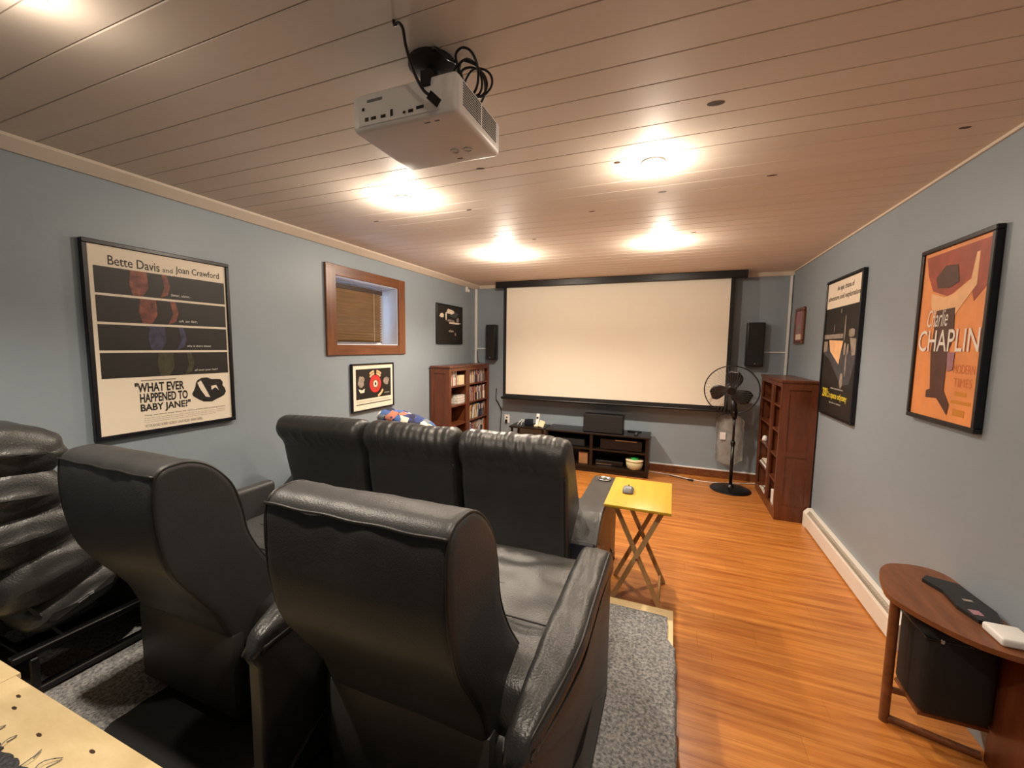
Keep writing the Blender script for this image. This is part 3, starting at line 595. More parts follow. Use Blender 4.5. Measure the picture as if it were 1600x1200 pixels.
def recliner(label, cx, seed, group, arms=(-1, 1)):
    t = thing('recliner', label, 'armchair', (cx, 1.15, RZ+0.0105), group=group)
    hw = 0.2535
    def d1(u, s, y_, z_, n_):
        k = 0.006*nz(u*2+seed, y_*4, z_*4)
        if z_ > 1.15: k += 0.0025*nz(u*9+seed, y_*12, z_*6)
        return k
    bk = loft(BACK, cx-hw, cx+hw, 0.022, 34, 110, d1, 0.004); P, N_ = bk.P, bk.nor
    back = bk.build('backrest', 'leather', t, smooth=True)
    n = len(P)
    it = min(range(n), key=lambda i: (P[i].x-0.655)**2+(P[i].y-1.19)**2)
    B().tube([(cx-hw+0.006+(2*hw-0.012)*k/30, P[it].x-0.001, P[it].y+0.0015*math.sin(k*0.7)) for k in range(31)], 0.0035, 8).build('top_seam', 'thread', back, smooth=True)
    for sg in (-1, 1):
        B().tube(tubeline(P, range(n), cx+sg*(hw-0.008), 0, -0.006, N_), 0.0045, 8, closed=True).build('side_piping', 'thread', back, smooth=True)
    def d2(u, s, y_, z_, n_): return (0.020*nz(u*3+seed, y_*9, 1)-0.010*abs(nz(u*6+y_*3, y_*14+seed, 2))) if n_.y > 0.2 else 0
    loft(SEAT, cx-0.342, cx+0.342, 0.04, 30, 80, d2, 0.01).build('seat', 'leather_s', t, smooth=True)
    for k, dyy in enumerate((1.14, 1.30)):
        B().tube([(cx-0.32+0.64*i/20, dyy, 0.709+0.004*nz(i, dyy, 0)) for i in range(21)], 0.0035, 6).build('seat_seam', 'thread', t, smooth=True)
    for sg in arms:
        a, c = sorted((cx+sg*0.352, cx+sg*0.455)); loft(ARM, a, c, 0.018, 8, 60, None, 0.003, shift=arm_taper(sg)).build('arm', 'leather', t, smooth=True)
        a, c = sorted((cx+sg*0.345, cx+sg*0.462))
        pd = loft(PAD, a, c, 0.034, 16, 80, lambda u, s, y_, z_, n_: 0.004*nz(u*4+seed, y_*14, 0)+0.003*nz(u*2, y_*30, seed) if n_.y > 0 else 0, 0.004, shift=arm_taper(sg))
        Pp, Np = pd.P, pd.nor; pad = pd.build('arm_pad', 'leather_s', t, smooth=True)
        B().tube([Vector(q)+Vector(arm_taper(sg)(1.0 if sg > 0 else 0.0, q[1], q[2])) for q in tubeline(Pp, range(len(Pp)), (a if sg < 0 else c)-sg*0.010, 0, -0.010, Np)], 0.004, 8, closed=True).build('arm_piping', 'thread', pad, smooth=True)
    part('base', 'leather', t, (cx-0.340, cx+0.340, 0.885, 1.55, RZ+0.03, 0.55), bev=0.03, seg=3)
    part('rear_panel', 'leather', t, (cx-0.258, cx+0.258, 0.835, 0.880, RZ+0.05, 0.60), bev=0.012, seg=2)
    part('footrest', 'leather_s', t, (cx-0.26, cx+0.26, 1.56, 1.63, RZ+0.05, 0.52), bev=0.03, seg=3)
    for sx in (-0.2, 0.2):
        for yy in (0.93, 1.48): B().lathe([(0.02, 0), (0.024, 0.032)], (cx+sx, yy, RZ+0.0105), 12).build('foot', 'black', t)
    return t
recliner('black leather recliner nearest the camera, beside the carpeted aisle edge', -0.6325, 3.0, 'second-row recliners')
recliner('black leather recliner in the middle of the second row', -1.560, 11.0, 'second-row recliners', ())
# left plush recliner, leaning back, its frame rails showing
t = thing('plush_recliner', 'puffy black leather recliner with rolled back cushions, cut by left picture edge', 'armchair', (-2.40, 1.15, RZ+0.008), group='second-row recliners')
def roll(cy, cz, ry, rz, tilt, n_=14): return [(cy+ry*math.cos(a)*math.cos(tilt)-rz*math.sin(a)*math.sin(tilt), cz+ry*math.cos(a)*math.sin(tilt)+rz*math.sin(a)*math.cos(tilt)) for a in [2*PI*k/n_ for k in range(n_)]]
dw = lambda u, s, y_, z_, n_: 0.008*nz(u*5, y_*20, z_*22)+0.010*nz(u*1.5, y_*7, z_*24)
for (cy, cz, ry, rz, tl_) in ((0.665, 1.165, 0.150, 0.100, -0.15), (0.645, 1.010, 0.165, 0.105, -0.1), (0.665, 0.855, 0.175, 0.105, 0.1), (0.735, 0.690, 0.175, 0.115, 0.25), (0.80, 0.565, 0.16, 0.08, 0.35)):
    loft(roll(cy, cz, ry, rz, tl_), -2.66, -2.10, 0.075, 26, 70, dw, 0.02, k=7).build('back_roll', 'leather_s', t, smooth=True)
part('seat', 'leather_s', t, (-2.66, -2.11, 0.95, 1.60, 0.50, 0.70), bev=0.05, seg=4)
part('base', 'leather', t, (-2.64, -2.13, 1.02, 1.58, RZ+0.04, 0.50), bev=0.02, seg=2)
for sg, (a, c) in ((0, (-2.725, -2.665)), (1, (-2.11, -2.045))):
    part('arm', 'leather', t, (a, c, 0.99, 1.60, RZ+0.04, 0.80), bev=0.025, seg=3)
for (xx, z0, z1) in ((-2.11, 0.425, 0.45), (-2.13, 0.265, 0.29)):
    B().box(xx-0.018, xx+0.018, 0.60, 1.03, z0, z1, bev=0.004).build('frame_rail', 'black', t)
    B().box(xx-0.40, xx-0.37, 0.62, 1.03, z0, z1, bev=0.004).build('frame_rail', 'black', t)
B().bar((-2.12, 0.74, 0.44), (-2.13, 0.66, 0.60), 0.02, 0.008).build('recline_lever', 'metal', t)
B().box(-2.52, -2.09, 0.64, 0.665, 0.30, 0.42, bev=0.004).build('cross_bar', 'black', t)

# ================================================================== front-row sofa
t = thing('recliner_sofa', 'three-seat black leather recliner sofa facing the screen', 'sofa', (-1.48, 2.55, 0))
SB = [(2.165, 0.29), (2.085, 0.36), (2.045, 0.55), (2.015, 0.75), (2.000, 0.90), (1.975, 0.955), (1.970, 1.01), (2.00, 1.06), (2.055, 1.078), (2.13, 1.060), (2.20, 0.96), (2.27, 0.82), (2.345, 0.68), (2.43, 0.50), (2.40, 0.36), (2.28, 0.29)]
for k, (a, c, lean, wr) in enumerate(((-1.105, -0.478, 0.0, 1.0), (-1.770, -1.135, 0.0, 1.0), (-2.450, -1.815, 0.0, 0.45))):
    def d3(u, s, y_, z_, n_, k=k, wr=wr):
        q = 0.004*nz(u*3+k*7, y_*4, z_*4)
        if z_ > 0.88 and n_.x < 0.55:
            e = min(1, (z_-0.88)/0.05)
            q += wr*e*(0.013*abs(nz(u*11+k*5+z_*5, z_*3, k))+0.008*nz(u*26+z_*9, z_*7, k)) + 0.006*e*(n_.x < 0)
        return q
    sh = (lambda u, y_, z_: (0, -0.06*max(0, z_-0.5)/0.5*(1-u), 0)) if k == 2 else None
    bk = loft(SB, a, c, 0.045, 60, 110, d3, 0.006, shift=sh); P, N_ = bk.P, bk.nor
    o = bk.build('back_cushion', 'leather_s', t, smooth=True)
    n = len(P); idx = [i for i in range(n) if N_[i].x < 0 and 0.33 < P[i].y < 0.9]
    if k < 2:
        B().tube(tubeline(P, idx, c-0.012, 0, -0.006, N_), 0.004, 6).build('side_piping', 'thread', o, smooth=True)
    part('seat', 'leather_s', t, (a, c, 2.34, 2.93, 0.20, 0.46), bev=0.05, seg=4)
    part('footrest', 'leather', t, (a+0.01, c-0.01, 2.94, 3.02, 0.06, 0.42), bev=0.025, seg=3)
part('base', 'leather', t, (-2.46, -0.50, 2.17, 2.90, 0.03, 0.28), bev=0.015, seg=2)
for (a, c) in ((-0.498, -0.340), (-2.66, -2.47)):
    AR = [(2.135, 0.02), (2.12, 0.03), (2.118, 0.48), (2.13, 0.508), (2.24, 0.575), (2.36, 0.606), (2.55, 0.612), (2.93, 0.612), (2.985, 0.60), (2.995, 0.56), (2.995, 0.05), (2.985, 0.02), (2.5, 0.02)]
    arm = loft(AR, a, c, 0.020, 8, 90, None, 0.003).build('arm', 'leather_b' if a > -1 else 'leather', t, smooth=True)
    top = [(2.125, 0.505), (2.24, 0.585), (2.36, 0.616), (2.55, 0.622), (2.93, 0.622), (2.985, 0.612), (2.99, 0.600), (2.93, 0.606), (2.55, 0.604), (2.36, 0.598), (2.24, 0.566), (2.135, 0.492)]
    loft(top, a-0.004, c+0.004, 0.006, 12, 90, lambda u, s, y_, z_, n_: (0.008*abs(nz(u*4, y_*18, 3)) if y_ < 2.38 and n_.y > 0 else 0.001*nz(u*5, y_*8, 1)), 0.002).build('arm_top', 'leather_s', arm, smooth=True)
    mx_ = (a+c)/2
    B().lathe([(0.030, 0), (0.047, 0.001), (0.049, 0.006), (0.044, 0.009), (0.040, 0.004), (0.036, -0.001)], (mx_, 2.90, 0.623), 24, closed=True).build('cup_holder', 'metal', arm, smooth=True)
    B().lathe([(0.036, 0.0005), (0.034, 0.0012)], (mx_, 2.90, 0.6228), 20).build('cup_well', 'black', arm)
for xx in (-2.4, -1.4, -0.55):
    for yy in (2.22, 2.85): B().lathe([(0.022, 0), (0.026, 0.032)], (xx, yy, 0), 12).build('foot', 'black', t)
# patchwork throw over the middle seat
M = bpy.data.materials.new('patchwork'); M.use_nodes = True; nt = M.node_tree; p_ = nt.nodes['Principled BSDF']; p_.inputs['Roughness'].default_value = 0.9
g_ = nt.nodes.new('ShaderNodeNewGeometry'); v_ = nt.nodes.new('ShaderNodeTexVoronoi'); v_.distance = 'CHEBYCHEV'; v_.inputs['Scale'].default_value = 17; v_.inputs['Randomness'].default_value = 0.7
cr = nt.nodes.new('ShaderNodeValToRGB'); cr.color_ramp.interpolation = 'CONSTANT'; sp = nt.nodes.new('ShaderNodeSeparateColor')
cols = [srgb(228, 218, 200), srgb(44, 62, 120), srgb(226, 190, 140), srgb(120, 130, 140), srgb(34, 36, 62), srgb(190, 120, 96), srgb(236, 234, 228), srgb(70, 100, 160)]
while len(cr.color_ramp.elements) < 8: cr.color_ramp.elements.new(0.5)
for k in range(8): cr.color_ramp.elements[k].position = k/8; cr.color_ramp.elements[k].color = cols[k]
nt.links.new(g_.outputs['Position'], v_.inputs['Vector']); nt.links.new(v_.outputs['Color'], sp.inputs[0]); nt.links.new(sp.outputs[0], cr.inputs[0]); nt.links.new(cr.outputs[0], p_.inputs['Base Color'])
MT['patch'] = M
TH0 = [(2.20, 0.93), (2.13, 1.02), (2.09, 1.09), (2.14, 1.13), (2.22, 1.135), (2.28, 1.10), (2.31, 1.0), (2.36, 0.85), (2.40, 0.70), (2.36, 0.69), (2.29, 0.83)]
TH = [(a+0.02, c+0.004) for a, c in TH0]
o = loft(TH, -1.80, -1.42, 0.05, 26, 70, lambda u, s, y_, z_, n_: 0.012*nz(u*5, y_*9, z_*9), 0.01, shift=lambda u, y_, z_: (0, 0.02*u, -0.085*u*u*max(0, (z_-0.7)/0.4))).build('throw_blanket', 'patch', None, smooth=True)
tag(o, 'multicoloured patchwork throw heaped on top of the middle sofa seat', 'blanket')

# ================================================================== tray table
t = thing('tray_table', 'folding tray table with yellow top and crossed wooden legs', 'table', (-0.155, 2.6, 0))
part('table_top', 'yellow', t, (-0.338, 0.030, 2.335, 2.875, 0.643, 0.661), bev=0.004, seg=2)
for sgn, yy in ((0, 2.44), (1, 2.79)):
    B().bar((-0.292, yy, 0.640), (0.005, yy, 0.006), 0.022, 0.015, (1, 0, 0), 0.002).build('leg', 'pine', t)
    B().bar((-0.012, yy-0.020, 0.640), (-0.305, yy-0.020, 0.006), 0.022, 0.015, (1, 0, 0), 0.002).build('leg', 'pine', t)
    B().lathe([(0.006, -0.012), (0.006, 0.03)], (-0.149, yy-0.02, 0.322), 10, 'y').build('pivot_pin', 'metal', t)
part('cleat', 'pine', t, (-0.018, 0.012, 2.39, 2.84, 0.622, 0.643)); part('cleat', 'pine', t, (-0.320, -0.288, 2.39, 2.84, 0.622, 0.643))
B().tube([(-0.02, 2.44, 0.055), (-0.02, 2.79, 0.055)], 0.007, 10).build('stretcher', 'pine', t)
t = thing('computer_mouse', 'small grey computer mouse on the yellow tray table', 'mouse', (-0.225, 2.60, 0.661))
MS = [(2.548, 0.662), (2.549, 0.676), (2.57, 0.692), (2.60, 0.697), (2.635, 0.686), (2.652, 0.668), (2.650, 0.662), (2.60, 0.6615)]
loft(MS, -0.258, -0.195, 0.018, 8, 40, None, 0.002).build('shell', 'grey', t, smooth=True)
part('wheel', 'black', t, (-0.230, -0.223, 2.615, 2.632, 0.685, 0.698), bev=0.002)

# ================================================================== TV stand and things
t = thing('tv_stand', 'low black media console with open shelves under the screen', 'tv stand', (-0.86, 5.22, 0))
x0, x1, y0, y1, zt = -1.50, -0.222, 5.030, 5.400, 0.505
part('top', 'darkwood', t, (x0-0.01, x1+0.008, y0-0.012, y1, zt-0.022, zt), bev=0.004)
part('side_panel', 'darkwood', t, (x0, x0+0.03, y0, y1, 0.03, zt-0.022)); part('side_panel', 'darkwood', t, (x1-0.04, x1, y0, y1, 0.03, zt-0.022))
part('divider', 'darkwood', t, (-0.925, -0.890, y0, y1, 0.09, zt-0.022))
part('shelf', 'darkwood', t, (x0+0.03, -0.925, y0+0.01, y1, 0.285, 0.305)); part('shelf', 'darkwood', t, (-0.890, x1-0.04, y0+0.01, y1, 0.285, 0.305))
part('bottom', 'darkwood', t, (x0+0.03, x1-0.04, y0, y1, 0.065, 0.09)); part('plinth', 'darkwood', t, (x0+0.03, x1-0.04, y0+0.02, y1, 0.001, 0.065))
part('back_panel', 'darkwood', t, (x0+0.03, x1-0.04, y1-0.008, y1, 0.09, zt-0.022))
for (q, lab, cat, nm) in (((-1.020, -0.530, 5.06, 5.20, 0.505, 0.735), 'black box-shaped centre speaker standing on the media console', 'speaker', 'centre_speaker'),):
    s_ = thing(nm, lab, cat, ((q[0]+q[1])/2, (q[2]+q[3])/2, q[4])); part('cabinet', 'black', s_, q, bev=0.006); part('grille', 'blackm', s_, (q[0]+0.006, q[1]-0.006, q[2]-0.008, q[2], q[4]+0.008, q[5]-0.006), bev=0.003)
s_ = thing('media_receiver', 'black receiver with silver strip in upper right console shelf', 'receiver', (-0.57, 5.2, 0.305))
part('body', 'black', s_, (-0.80, -0.30, 5.06, 5.36, 0.312, 0.44), bev=0.004); part('silver_strip', 'metal', s_, (-0.62, -0.36, 5.054, 5.06, 0.425, 0.437))
for xx in (-0.76, -0.34): part('foot', 'black', s_, (xx-0.02, xx+0.02, 5.08, 5.12, 0.305, 0.312))
s_ = thing('disc_player', 'flat black disc player in lower right console shelf', 'player', (-0.65, 5.2, 0.09))
part('body', 'black', s_, (-0.86, -0.52, 5.10, 5.36, 0.096, 0.15), bev=0.003); part('tray_front', 'metal', s_, (-0.85, -0.66, 5.096, 5.10, 0.10, 0.112))
for xx in (-0.83, -0.55): part('foot', 'black', s_, (xx-0.02, xx+0.02, 5.12, 5.34, 0.09, 0.096))
s_ = thing('snack_tub', 'round cream tub with green lid on console bottom shelf', 'tub', (-0.385, 5.13, 0.09))
B().lathe([(0.075, 0), (0.088, 0.006), (0.100, 0.05), (0.102, 0.10), (0.095, 0.104)], (-0.385, 5.115, 0.09), 24).build('tub', 'jar', s_, smooth=True)
B().lathe([(0.107, 0.100), (0.108, 0.114), (0.09, 0.118)], (-0.385, 5.115, 0.09), 24).build('rim', 'cream', s_, smooth=True)
B().lathe([(0.050, 0.118), (0.050, 0.138), (0.042, 0.142)], (-0.385, 5.115, 0.09), 20).build('lid', 'green', s_, auto=0.7)
o = part('cardboard_box', 'card', None, (-1.07, -0.955, 5.08, 5.22, 0.09, 0.235), bev=0.003); tag(o, 'small brown cardboard box in the lower left console shelf', 'box')
o = part('game_console', 'blackm', None, (-1.42, -1.0, 5.08, 5.34, 0.305, 0.40), bev=0.01); tag(o, 'dark flat box in the upper left console shelf', 'box')
s_ = thing('remote_control', 'black remote control lying on the right end of the console', 'remote', (-0.38, 5.14, zt)); part('shell', 'blackm', s_, (-0.40, -0.36, 5.07, 5.22, zt, zt+0.018), bev=0.006, seg=2)
for k in range(4): part('button', 'grey', s_, (-0.388, -0.372, 5.09+k*0.026, 5.10+k*0.026, zt+0.018, zt+0.020))
s_ = thing('remote_control', 'flat dark remote lying across the console behind its right end', 'remote', (-0.42, 5.32, zt)); part('shell', 'black', s_, (-0.50, -0.33, 5.28, 5.33, zt, zt+0.016), bev=0.005, seg=2)
for k in range(4): part('button', 'grey', s_, (-0.485+k*0.03, -0.475+k*0.03, 5.30, 5.31, zt+0.016, zt+0.018))
# small side table behind the sofa carrying phone and router
t = thing('end_table', 'small black end table left of the console, mostly hidden by the sofa', 'table', (-1.78, 5.2, 0))
part('top', 'darkwood', t, (-2.02, -1.53, 5.04, 5.36, 0.475, 0.50), bev=0.004)
for xx in (-2.0, -1.57):
    for yy in (5.06, 5.32): part('leg', 'darkwood', t, (xx, xx+0.025, yy, yy+0.025, 0, 0.475))
s_ = thing('cordless_phone', 'white cordless phone handset standing in its charger', 'phone', (-1.66, 5.15, 0.50))
B().bar((-1.66, 5.15, 0.505), (-1.655, 5.19, 0.665), 0.045, 0.022, (1, 0, 0), 0.006).build('handset', 'white', s_, auto=0.6)
B().bar((-1.6575, 5.163, 0.603), (-1.657, 5.168, 0.627), 0.026, 0.012, (1, 0, 0), 0.001).build('display', 'black', s_)
part('charger', 'cream', s_, (-1.69, -1.63, 5.11, 5.20, 0.50, 0.525), bev=0.006)
o = B().bar((-1.595, 5.10, 0.505), (-1.572, 5.13, 0.585), 0.075, 0.03, (1, 0.2, 0), 0.006).build('phone_base', 'cream', None, auto=0.6); tag(o, 'small cream tilted phone base beside the cordless handset', 'phone base')
s_ = thing('router', 'dark blue router box with white cable beside the phone', 'router', (-1.80, 5.22, 0.50)); part('body', 'leather_b', s_, (-1.85, -1.745, 5.18, 5.26, 0.50, 0.575), bev=0.006)
B().tube(catmull([(-1.85, 5.2, 0.56), (-1.89, 5.18, 0.565), (-1.92, 5.16, 0.53), (-1.94, 5.15, 0.503)], 16, False), 0.004, 6).build('white_cable', 'white', s_, smooth=True)
B().tube(catmull([(-1.85, 5.21, 0.545), (-1.87, 5.16, 0.55), (-1.88, 5.13, 0.503)], 14, False), 0.004, 6).build('white_cable', 'white', s_, smooth=True)
s_ = thing('wall_outlet', 'white wall outlet with black plug beneath the screen', 'outlet', (-2.21, YB, 0.46)); part('plate', 'white', s_, (-2.255, -2.175, YB-0.008, YB-0.001, 0.455, 0.575), bev=0.003)
part('plug', 'black', s_, (-2.238, -2.205, YB-0.035, YB-0.008, 0.46, 0.505), bev=0.005); part('socket', 'black', s_, (-2.228, -2.206, YB-0.0095, YB-0.008, 0.525, 0.545))
o = B().tube(catmull([(-2.38, 5.43, 0.95), (-2.385, 5.432, 0.80), (-2.345, 5.43, 0.74), (-2.30, 5.432, 0.62), (-2.31, 5.43, 0.42), (-2.315, 5.42, 0.15), (-2.28, 5.41, 0.01)], 50, False), 0.006, 6).build('speaker_cable', 'blackm', None, smooth=True); tag(o, 'dark cable hanging beside the left bookcase', 'cable')
o = B().tube(catmull([(XL+0.05, 5.425, 1.50), (XL+0.055, 5.42, 1.42), (XL+0.075, 5.41, 1.34), (XL+0.10, 5.40, 1.325)], 30, False), 0.006, 6).build('speaker_cable', 'black', None, smooth=True); tag(o, 'short black cable in the left corner above the bookcase', 'cable')
# loose cables on the floor by the fan
o = B().tube(catmull([(-0.22, 5.36, 0.006), (-0.05, 5.34, 0.006), (0.10, 5.30, 0.007), (0.28, 5.22, 0.007), (0.48, 5.20, 0.007), (0.80, 5.30, 0.008), (1.0, 5.38, 0.008)], 70, False), 0.005, 6).build('floor_cable', 'white', None, smooth=True); tag(o, 'thin white cable trailing along the floor below the screen', 'cable')
o = B().tube(catmull([(0.02, 5.28, 0.006), (0.12, 5.24, 0.006), (0.22, 5.20, 0.006), (0.27, 5.17, 0.012), (0.285, 5.165, 0.012)], 40, False), 0.006, 6, rads=[0.005]*30+[0.013]*10).build('floor_cable', 'black', None, smooth=True); tag(o, 'black cable end lying on the floor left of the fan', 'cable')

# ================================================================== pedestal fan
fx, fy = 0.655, 5.03
t = thing('pedestal_fan', 'black pedestal fan with round wire cage beside the screen', 'fan', (fx, fy, 0))
B().lathe([(0.205, 0), (0.208, 0.006), (0.20, 0.014), (0.12, 0.026), (0.04, 0.036), (0.028, 0.06), (0.022, 0.065)], (fx, fy, 0.0), 36).build('base', 'black', t, auto=0.8)
B().tube([(fx, fy, 0.06), (fx, fy, 0.52)], 0.017, 14).build('pole', 'black', t, smooth=True); B().tube([(fx, fy, 0.52), (fx, fy, 0.86)], 0.0125, 14).build('pole', 'black', t, smooth=True)
B().lathe([(0.020, 0.50), (0.024, 0.51), (0.024, 0.54), (0.018, 0.555)], (fx, fy, 0), 16).build('height_collar', 'black', t, smooth=True)
B().tube([(fx, fy, 0.80), (fx-0.01, fy-0.01, 0.86), (fx-0.02, fy-0.01, 0.95), (fx-0.03, fy+0.01, 1.05)], 0.03, 14, rads=[0.022, 0.035, 0.036, 0.024]).build('neck', 'black', t, smooth=True)
part('control_knob', 'metal', t, (fx-0.025, fx-0.008, fy-0.052, fy-0.04, 0.87, 0.885), bev=0.003)
hc = Vector((fx-0.050, fy-0.03, 1.118)); tilt = Matrix.Rotation(math.radians(8), 3, 'X') @ Matrix.Rotation(math.radians(-6), 3, 'Z')
def FT(v): return hc + tilt @ Vector(v)
B().tube([FT((0, 0.20, 0)), FT((0, 0.18, 0)), FT((0, 0.08, 0)), FT((0, 0.03, 0))], 0.05, 18, rads=[0.03, 0.05, 0.06, 0.045]).build('motor', 'black', t, smooth=True)
R_ = 0.268
cage = B().tube([FT((R_*math.cos(a), 0, R_*math.sin(a))) for a in [2*PI*k/56 for k in range(56)]], 0.006, 8, closed=True).build('cage_rim', 'black', t, smooth=True)
for sgn, dpt, nm in ((-1, 0.055, 'front_wire'), (1, 0.06, 'rear_wire')):
    for k in range(44):
        a = 2*PI*k/44
        B().tube([FT((0.04*math.cos(a), sgn*dpt, 0.04*math.sin(a))), FT((0.15*math.cos(a+0.12), sgn*dpt*0.92, 0.15*math.sin(a+0.12))), FT((0.23*math.cos(a+0.2), sgn*dpt*0.5, 0.23*math.sin(a+0.2))), FT((R_*math.cos(a+0.22), 0, R_*math.sin(a+0.22)))], 0.0007, 4).build(nm, 'grey', t)
B().tube([FT((0, -0.062, 0)), FT((0, -0.050, 0))], 0.042, 20).build('cage_badge', 'black', t, auto=0.7)
hubb = B().tube([FT((0, -0.03, 0)), FT((0, 0.03, 0))], 0.035, 18).build('hub', 'black', t, auto=0.7)
for a0 in (1.25, 3.22, 5.6):
    b = B(); rows = []
    for i in range(9):
        r = 0.03+0.18*i/8; hwid = 0.022+0.060*math.sin(min(1, i/6.5)*PI*0.62)*(1 if i < 7 else (0.8 if i == 7 else 0.45)); row_ = []
        for j in range(6):
            s_ = (j/5-0.5)*2; ang = a0+0.25*i/8; tx = Vector((math.cos(ang), 0, math.sin(ang))); ty = Vector((-math.sin(ang), 0, math.cos(ang)))
            row_.append(FT(tx*r+ty*hwid*s_+Vector((0, s_*0.022*(1-0.4*i/8), 0))))
        rows.append(row_)
    top_ = [[b.bm.verts.new(p) for p in rr] for rr in rows]; bot_ = [[b.bm.verts.new(p+Vector((0, 0.003, 0))) for p in rr] for rr in rows]
    for i in range(8):
        for j in range(5):
            b.bm.faces.new((top_[i][j], top_[i][j+1], top_[i+1][j+1], top_[i+1][j])); b.bm.faces.new((bot_[i][j], bot_[i+1][j], bot_[i+1][j+1], bot_[i][j+1]))
    for i in range(8):
        b.bm.faces.new((top_[i][0], top_[i+1][0], bot_[i+1][0], bot_[i][0])); b.bm.faces.new((top_[i][5], bot_[i][5], bot_[i+1][5], top_[i+1][5]))
    for j in range(5): b.bm.faces.new((top_[0][j], bot_[0][j], bot_[0][j+1], top_[0][j+1])); b.bm.faces.new((top_[8][j], top_[8][j+1], bot_[8][j+1], bot_[8][j]))
    b.build('blade', 'black', t, smooth=True)
# clear plastic bag hanging against the wall behind the fan pole
t = thing('plastic_bag', 'clear grey plastic bag with a white tag behind the fan pole', 'bag', (0.66, 5.30, 0.18))
bag = [(0.03, 0.80), (0.06, 0.72), (0.10, 0.60), (0.105, 0.42), (0.08, 0.27), (0.045, 0.20), (-0.045, 0.20), (-0.075, 0.28), (-0.10, 0.44), (-0.09, 0.60), (-0.05, 0.72), (-0.02, 0.80)]
b = loft([(5.36+a*0.9, c) for a, c in bag], 0.515, 0.795, 0.125, 16, 60, lambda u, s, y_, z_, n_: 0.012*nz(u*6, y_*8, z_*8), 0.0, k=8); b.build('film', 'bag', t, smooth=True)
B().box(0.545, 0.605, 5.258, 5.262, 0.515, 0.60).build('tag', 'white', t)

# ================================================================== bookcases
def bookcase(label, side, y0, y1, H, nsh, group):
    """side=-1: back on the left wall, opening towards +x; side=+1: back on the right wall"""
    if side > 0: xf, xb = 0.922, 1.196
    else: xf, xb = -2.455, -2.722
    t = thing('bookcase', label, 'bookcase', ((xf+xb)/2, (y0+y1)/2, 0), group=group)
    d = 1 if xb > xf else -1
    X = lambda a: xf+d*a
    def bx(nm, a, c, ya, yb, za, zb, bev=0.0, par=t):
        q = sorted((X(a), X(c))); return part(nm, 'cherry', par, (q[0], q[1], ya, yb, za, zb), bev=bev)
    D = abs(xb-xf)
    for (ya, yb, outer) in ((y0, y0+0.022, -1), (y1-0.022, y1, 1)):
        sp_ = bx('side_panel', 0.012, D, ya+(0.006 if outer < 0 else 0), yb-(0.006 if outer > 0 else 0), 0.09, H-0.022)
        yo = (ya, ya+0.006) if outer < 0 else (yb-0.006, yb)
        bx('stile', 0.0, 0.06, yo[0], yo[1], 0.09, H-0.022, par=sp_); bx('stile', D-0.05, D, yo[0], yo[1], 0.09, H-0.022, par=sp_)
        bx('cross_rail', 0.06, D-0.05, yo[0], yo[1], H-0.085, H-0.022, par=sp_); bx('cross_rail', 0.06, D-0.05, yo[0], yo[1], 0.60, 0.65, par=sp_); bx('cross_rail', 0.06, D-0.05, yo[0], yo[1], 0.09, 0.14, par=sp_)
        yy = sorted((ya, ya+0.045) if outer < 0 else (yb-0.045, yb)); bx('face_stile', 0.0, 0.018, yy[0]+(0.0062 if outer < 0 else 0), yy[1]-(0.0062 if outer > 0 else 0), 0.09, H-0.022)
    bx('top', -0.012, D, y0-0.008 if y0 < 4.5 else y0, y1, H-0.022, H, 0.003); bx('back_panel', D-0.01, D, y0+0.022, y1-0.022, 0.09, H-0.022)
    bx('plinth', 0.004, D, y0+0.001, y1-0.001, 0.0, 0.09)
    bx('face_rail', 0.0, 0.018, y0+0.045, y1-0.045, H-0.065, H-0.022)
    lv = [0.09]
    for k in range(1, nsh+1):
        z = 0.09+(H-0.112)*k/(nsh+1); lv.append(z+0.018)
        bx('shelf', 0.008, D-0.01, y0+0.022, y1-0.022, z, z+0.018)
    return X, D, lv
H = 1.292
XA, DA, LA = bookcase('nearer of two cherry bookcases at right, its panelled side facing the room', 1, 4.285, 4.655, H, 4, 'cherry bookcases')
XB, DB, LB = bookcase('farther of two cherry bookcases at right, beside the fan', 1, 4.657, 5.215, H, 4, 'cherry bookcases')
XC, DC, LC = bookcase('nearer of two cherry bookcases at left, behind the sofa', -1, 4.215, 4.690, 1.318, 4, 'cherry bookcases')
XD, DD, LD = bookcase('farther of two cherry bookcases at left, full of disc cases', -1, 4.692, 5.335, 1.318, 4, 'cherry bookcases')
def box_thing(nm, material, q, label, cat, bev=0.002):
    o = part(nm, material, None, q, bev=bev); return tag(o, label, cat)
# disc cases
cases = {}
cc = [srgb(30, 30, 36), srgb(200, 194, 184), srgb(80, 60, 96), srgb(150, 56, 44), srgb(60, 76, 100), srgb(206, 176, 120), srgb(120, 110, 110), srgb(232, 230, 224), srgb(46, 40, 40), srgb(170, 120, 90)]
cm = [mat('disc_case_%d' % i, c, 0.25, var=0.25, vscale=60) for i, c in enumerate(cc)]
ORD = 'first second third fourth fifth sixth seventh eighth ninth tenth eleventh twelfth thirteenth fourteenth fifteenth sixteenth seventeenth eighteenth nineteenth twentieth twenty-first twenty-second twenty-third twenty-fourth twenty-fifth twenty-sixth twenty-seventh twenty-eighth twenty-ninth thirtieth thirty-first thirty-second thirty-third thirty-fourth thirty-fifth thirty-sixth thirty-seventh thirty-eighth thirty-ninth fortieth'.split()
CN = ['black', 'pale', 'purple', 'red', 'blue', 'tan', 'grey', 'white', 'dark', 'brown']
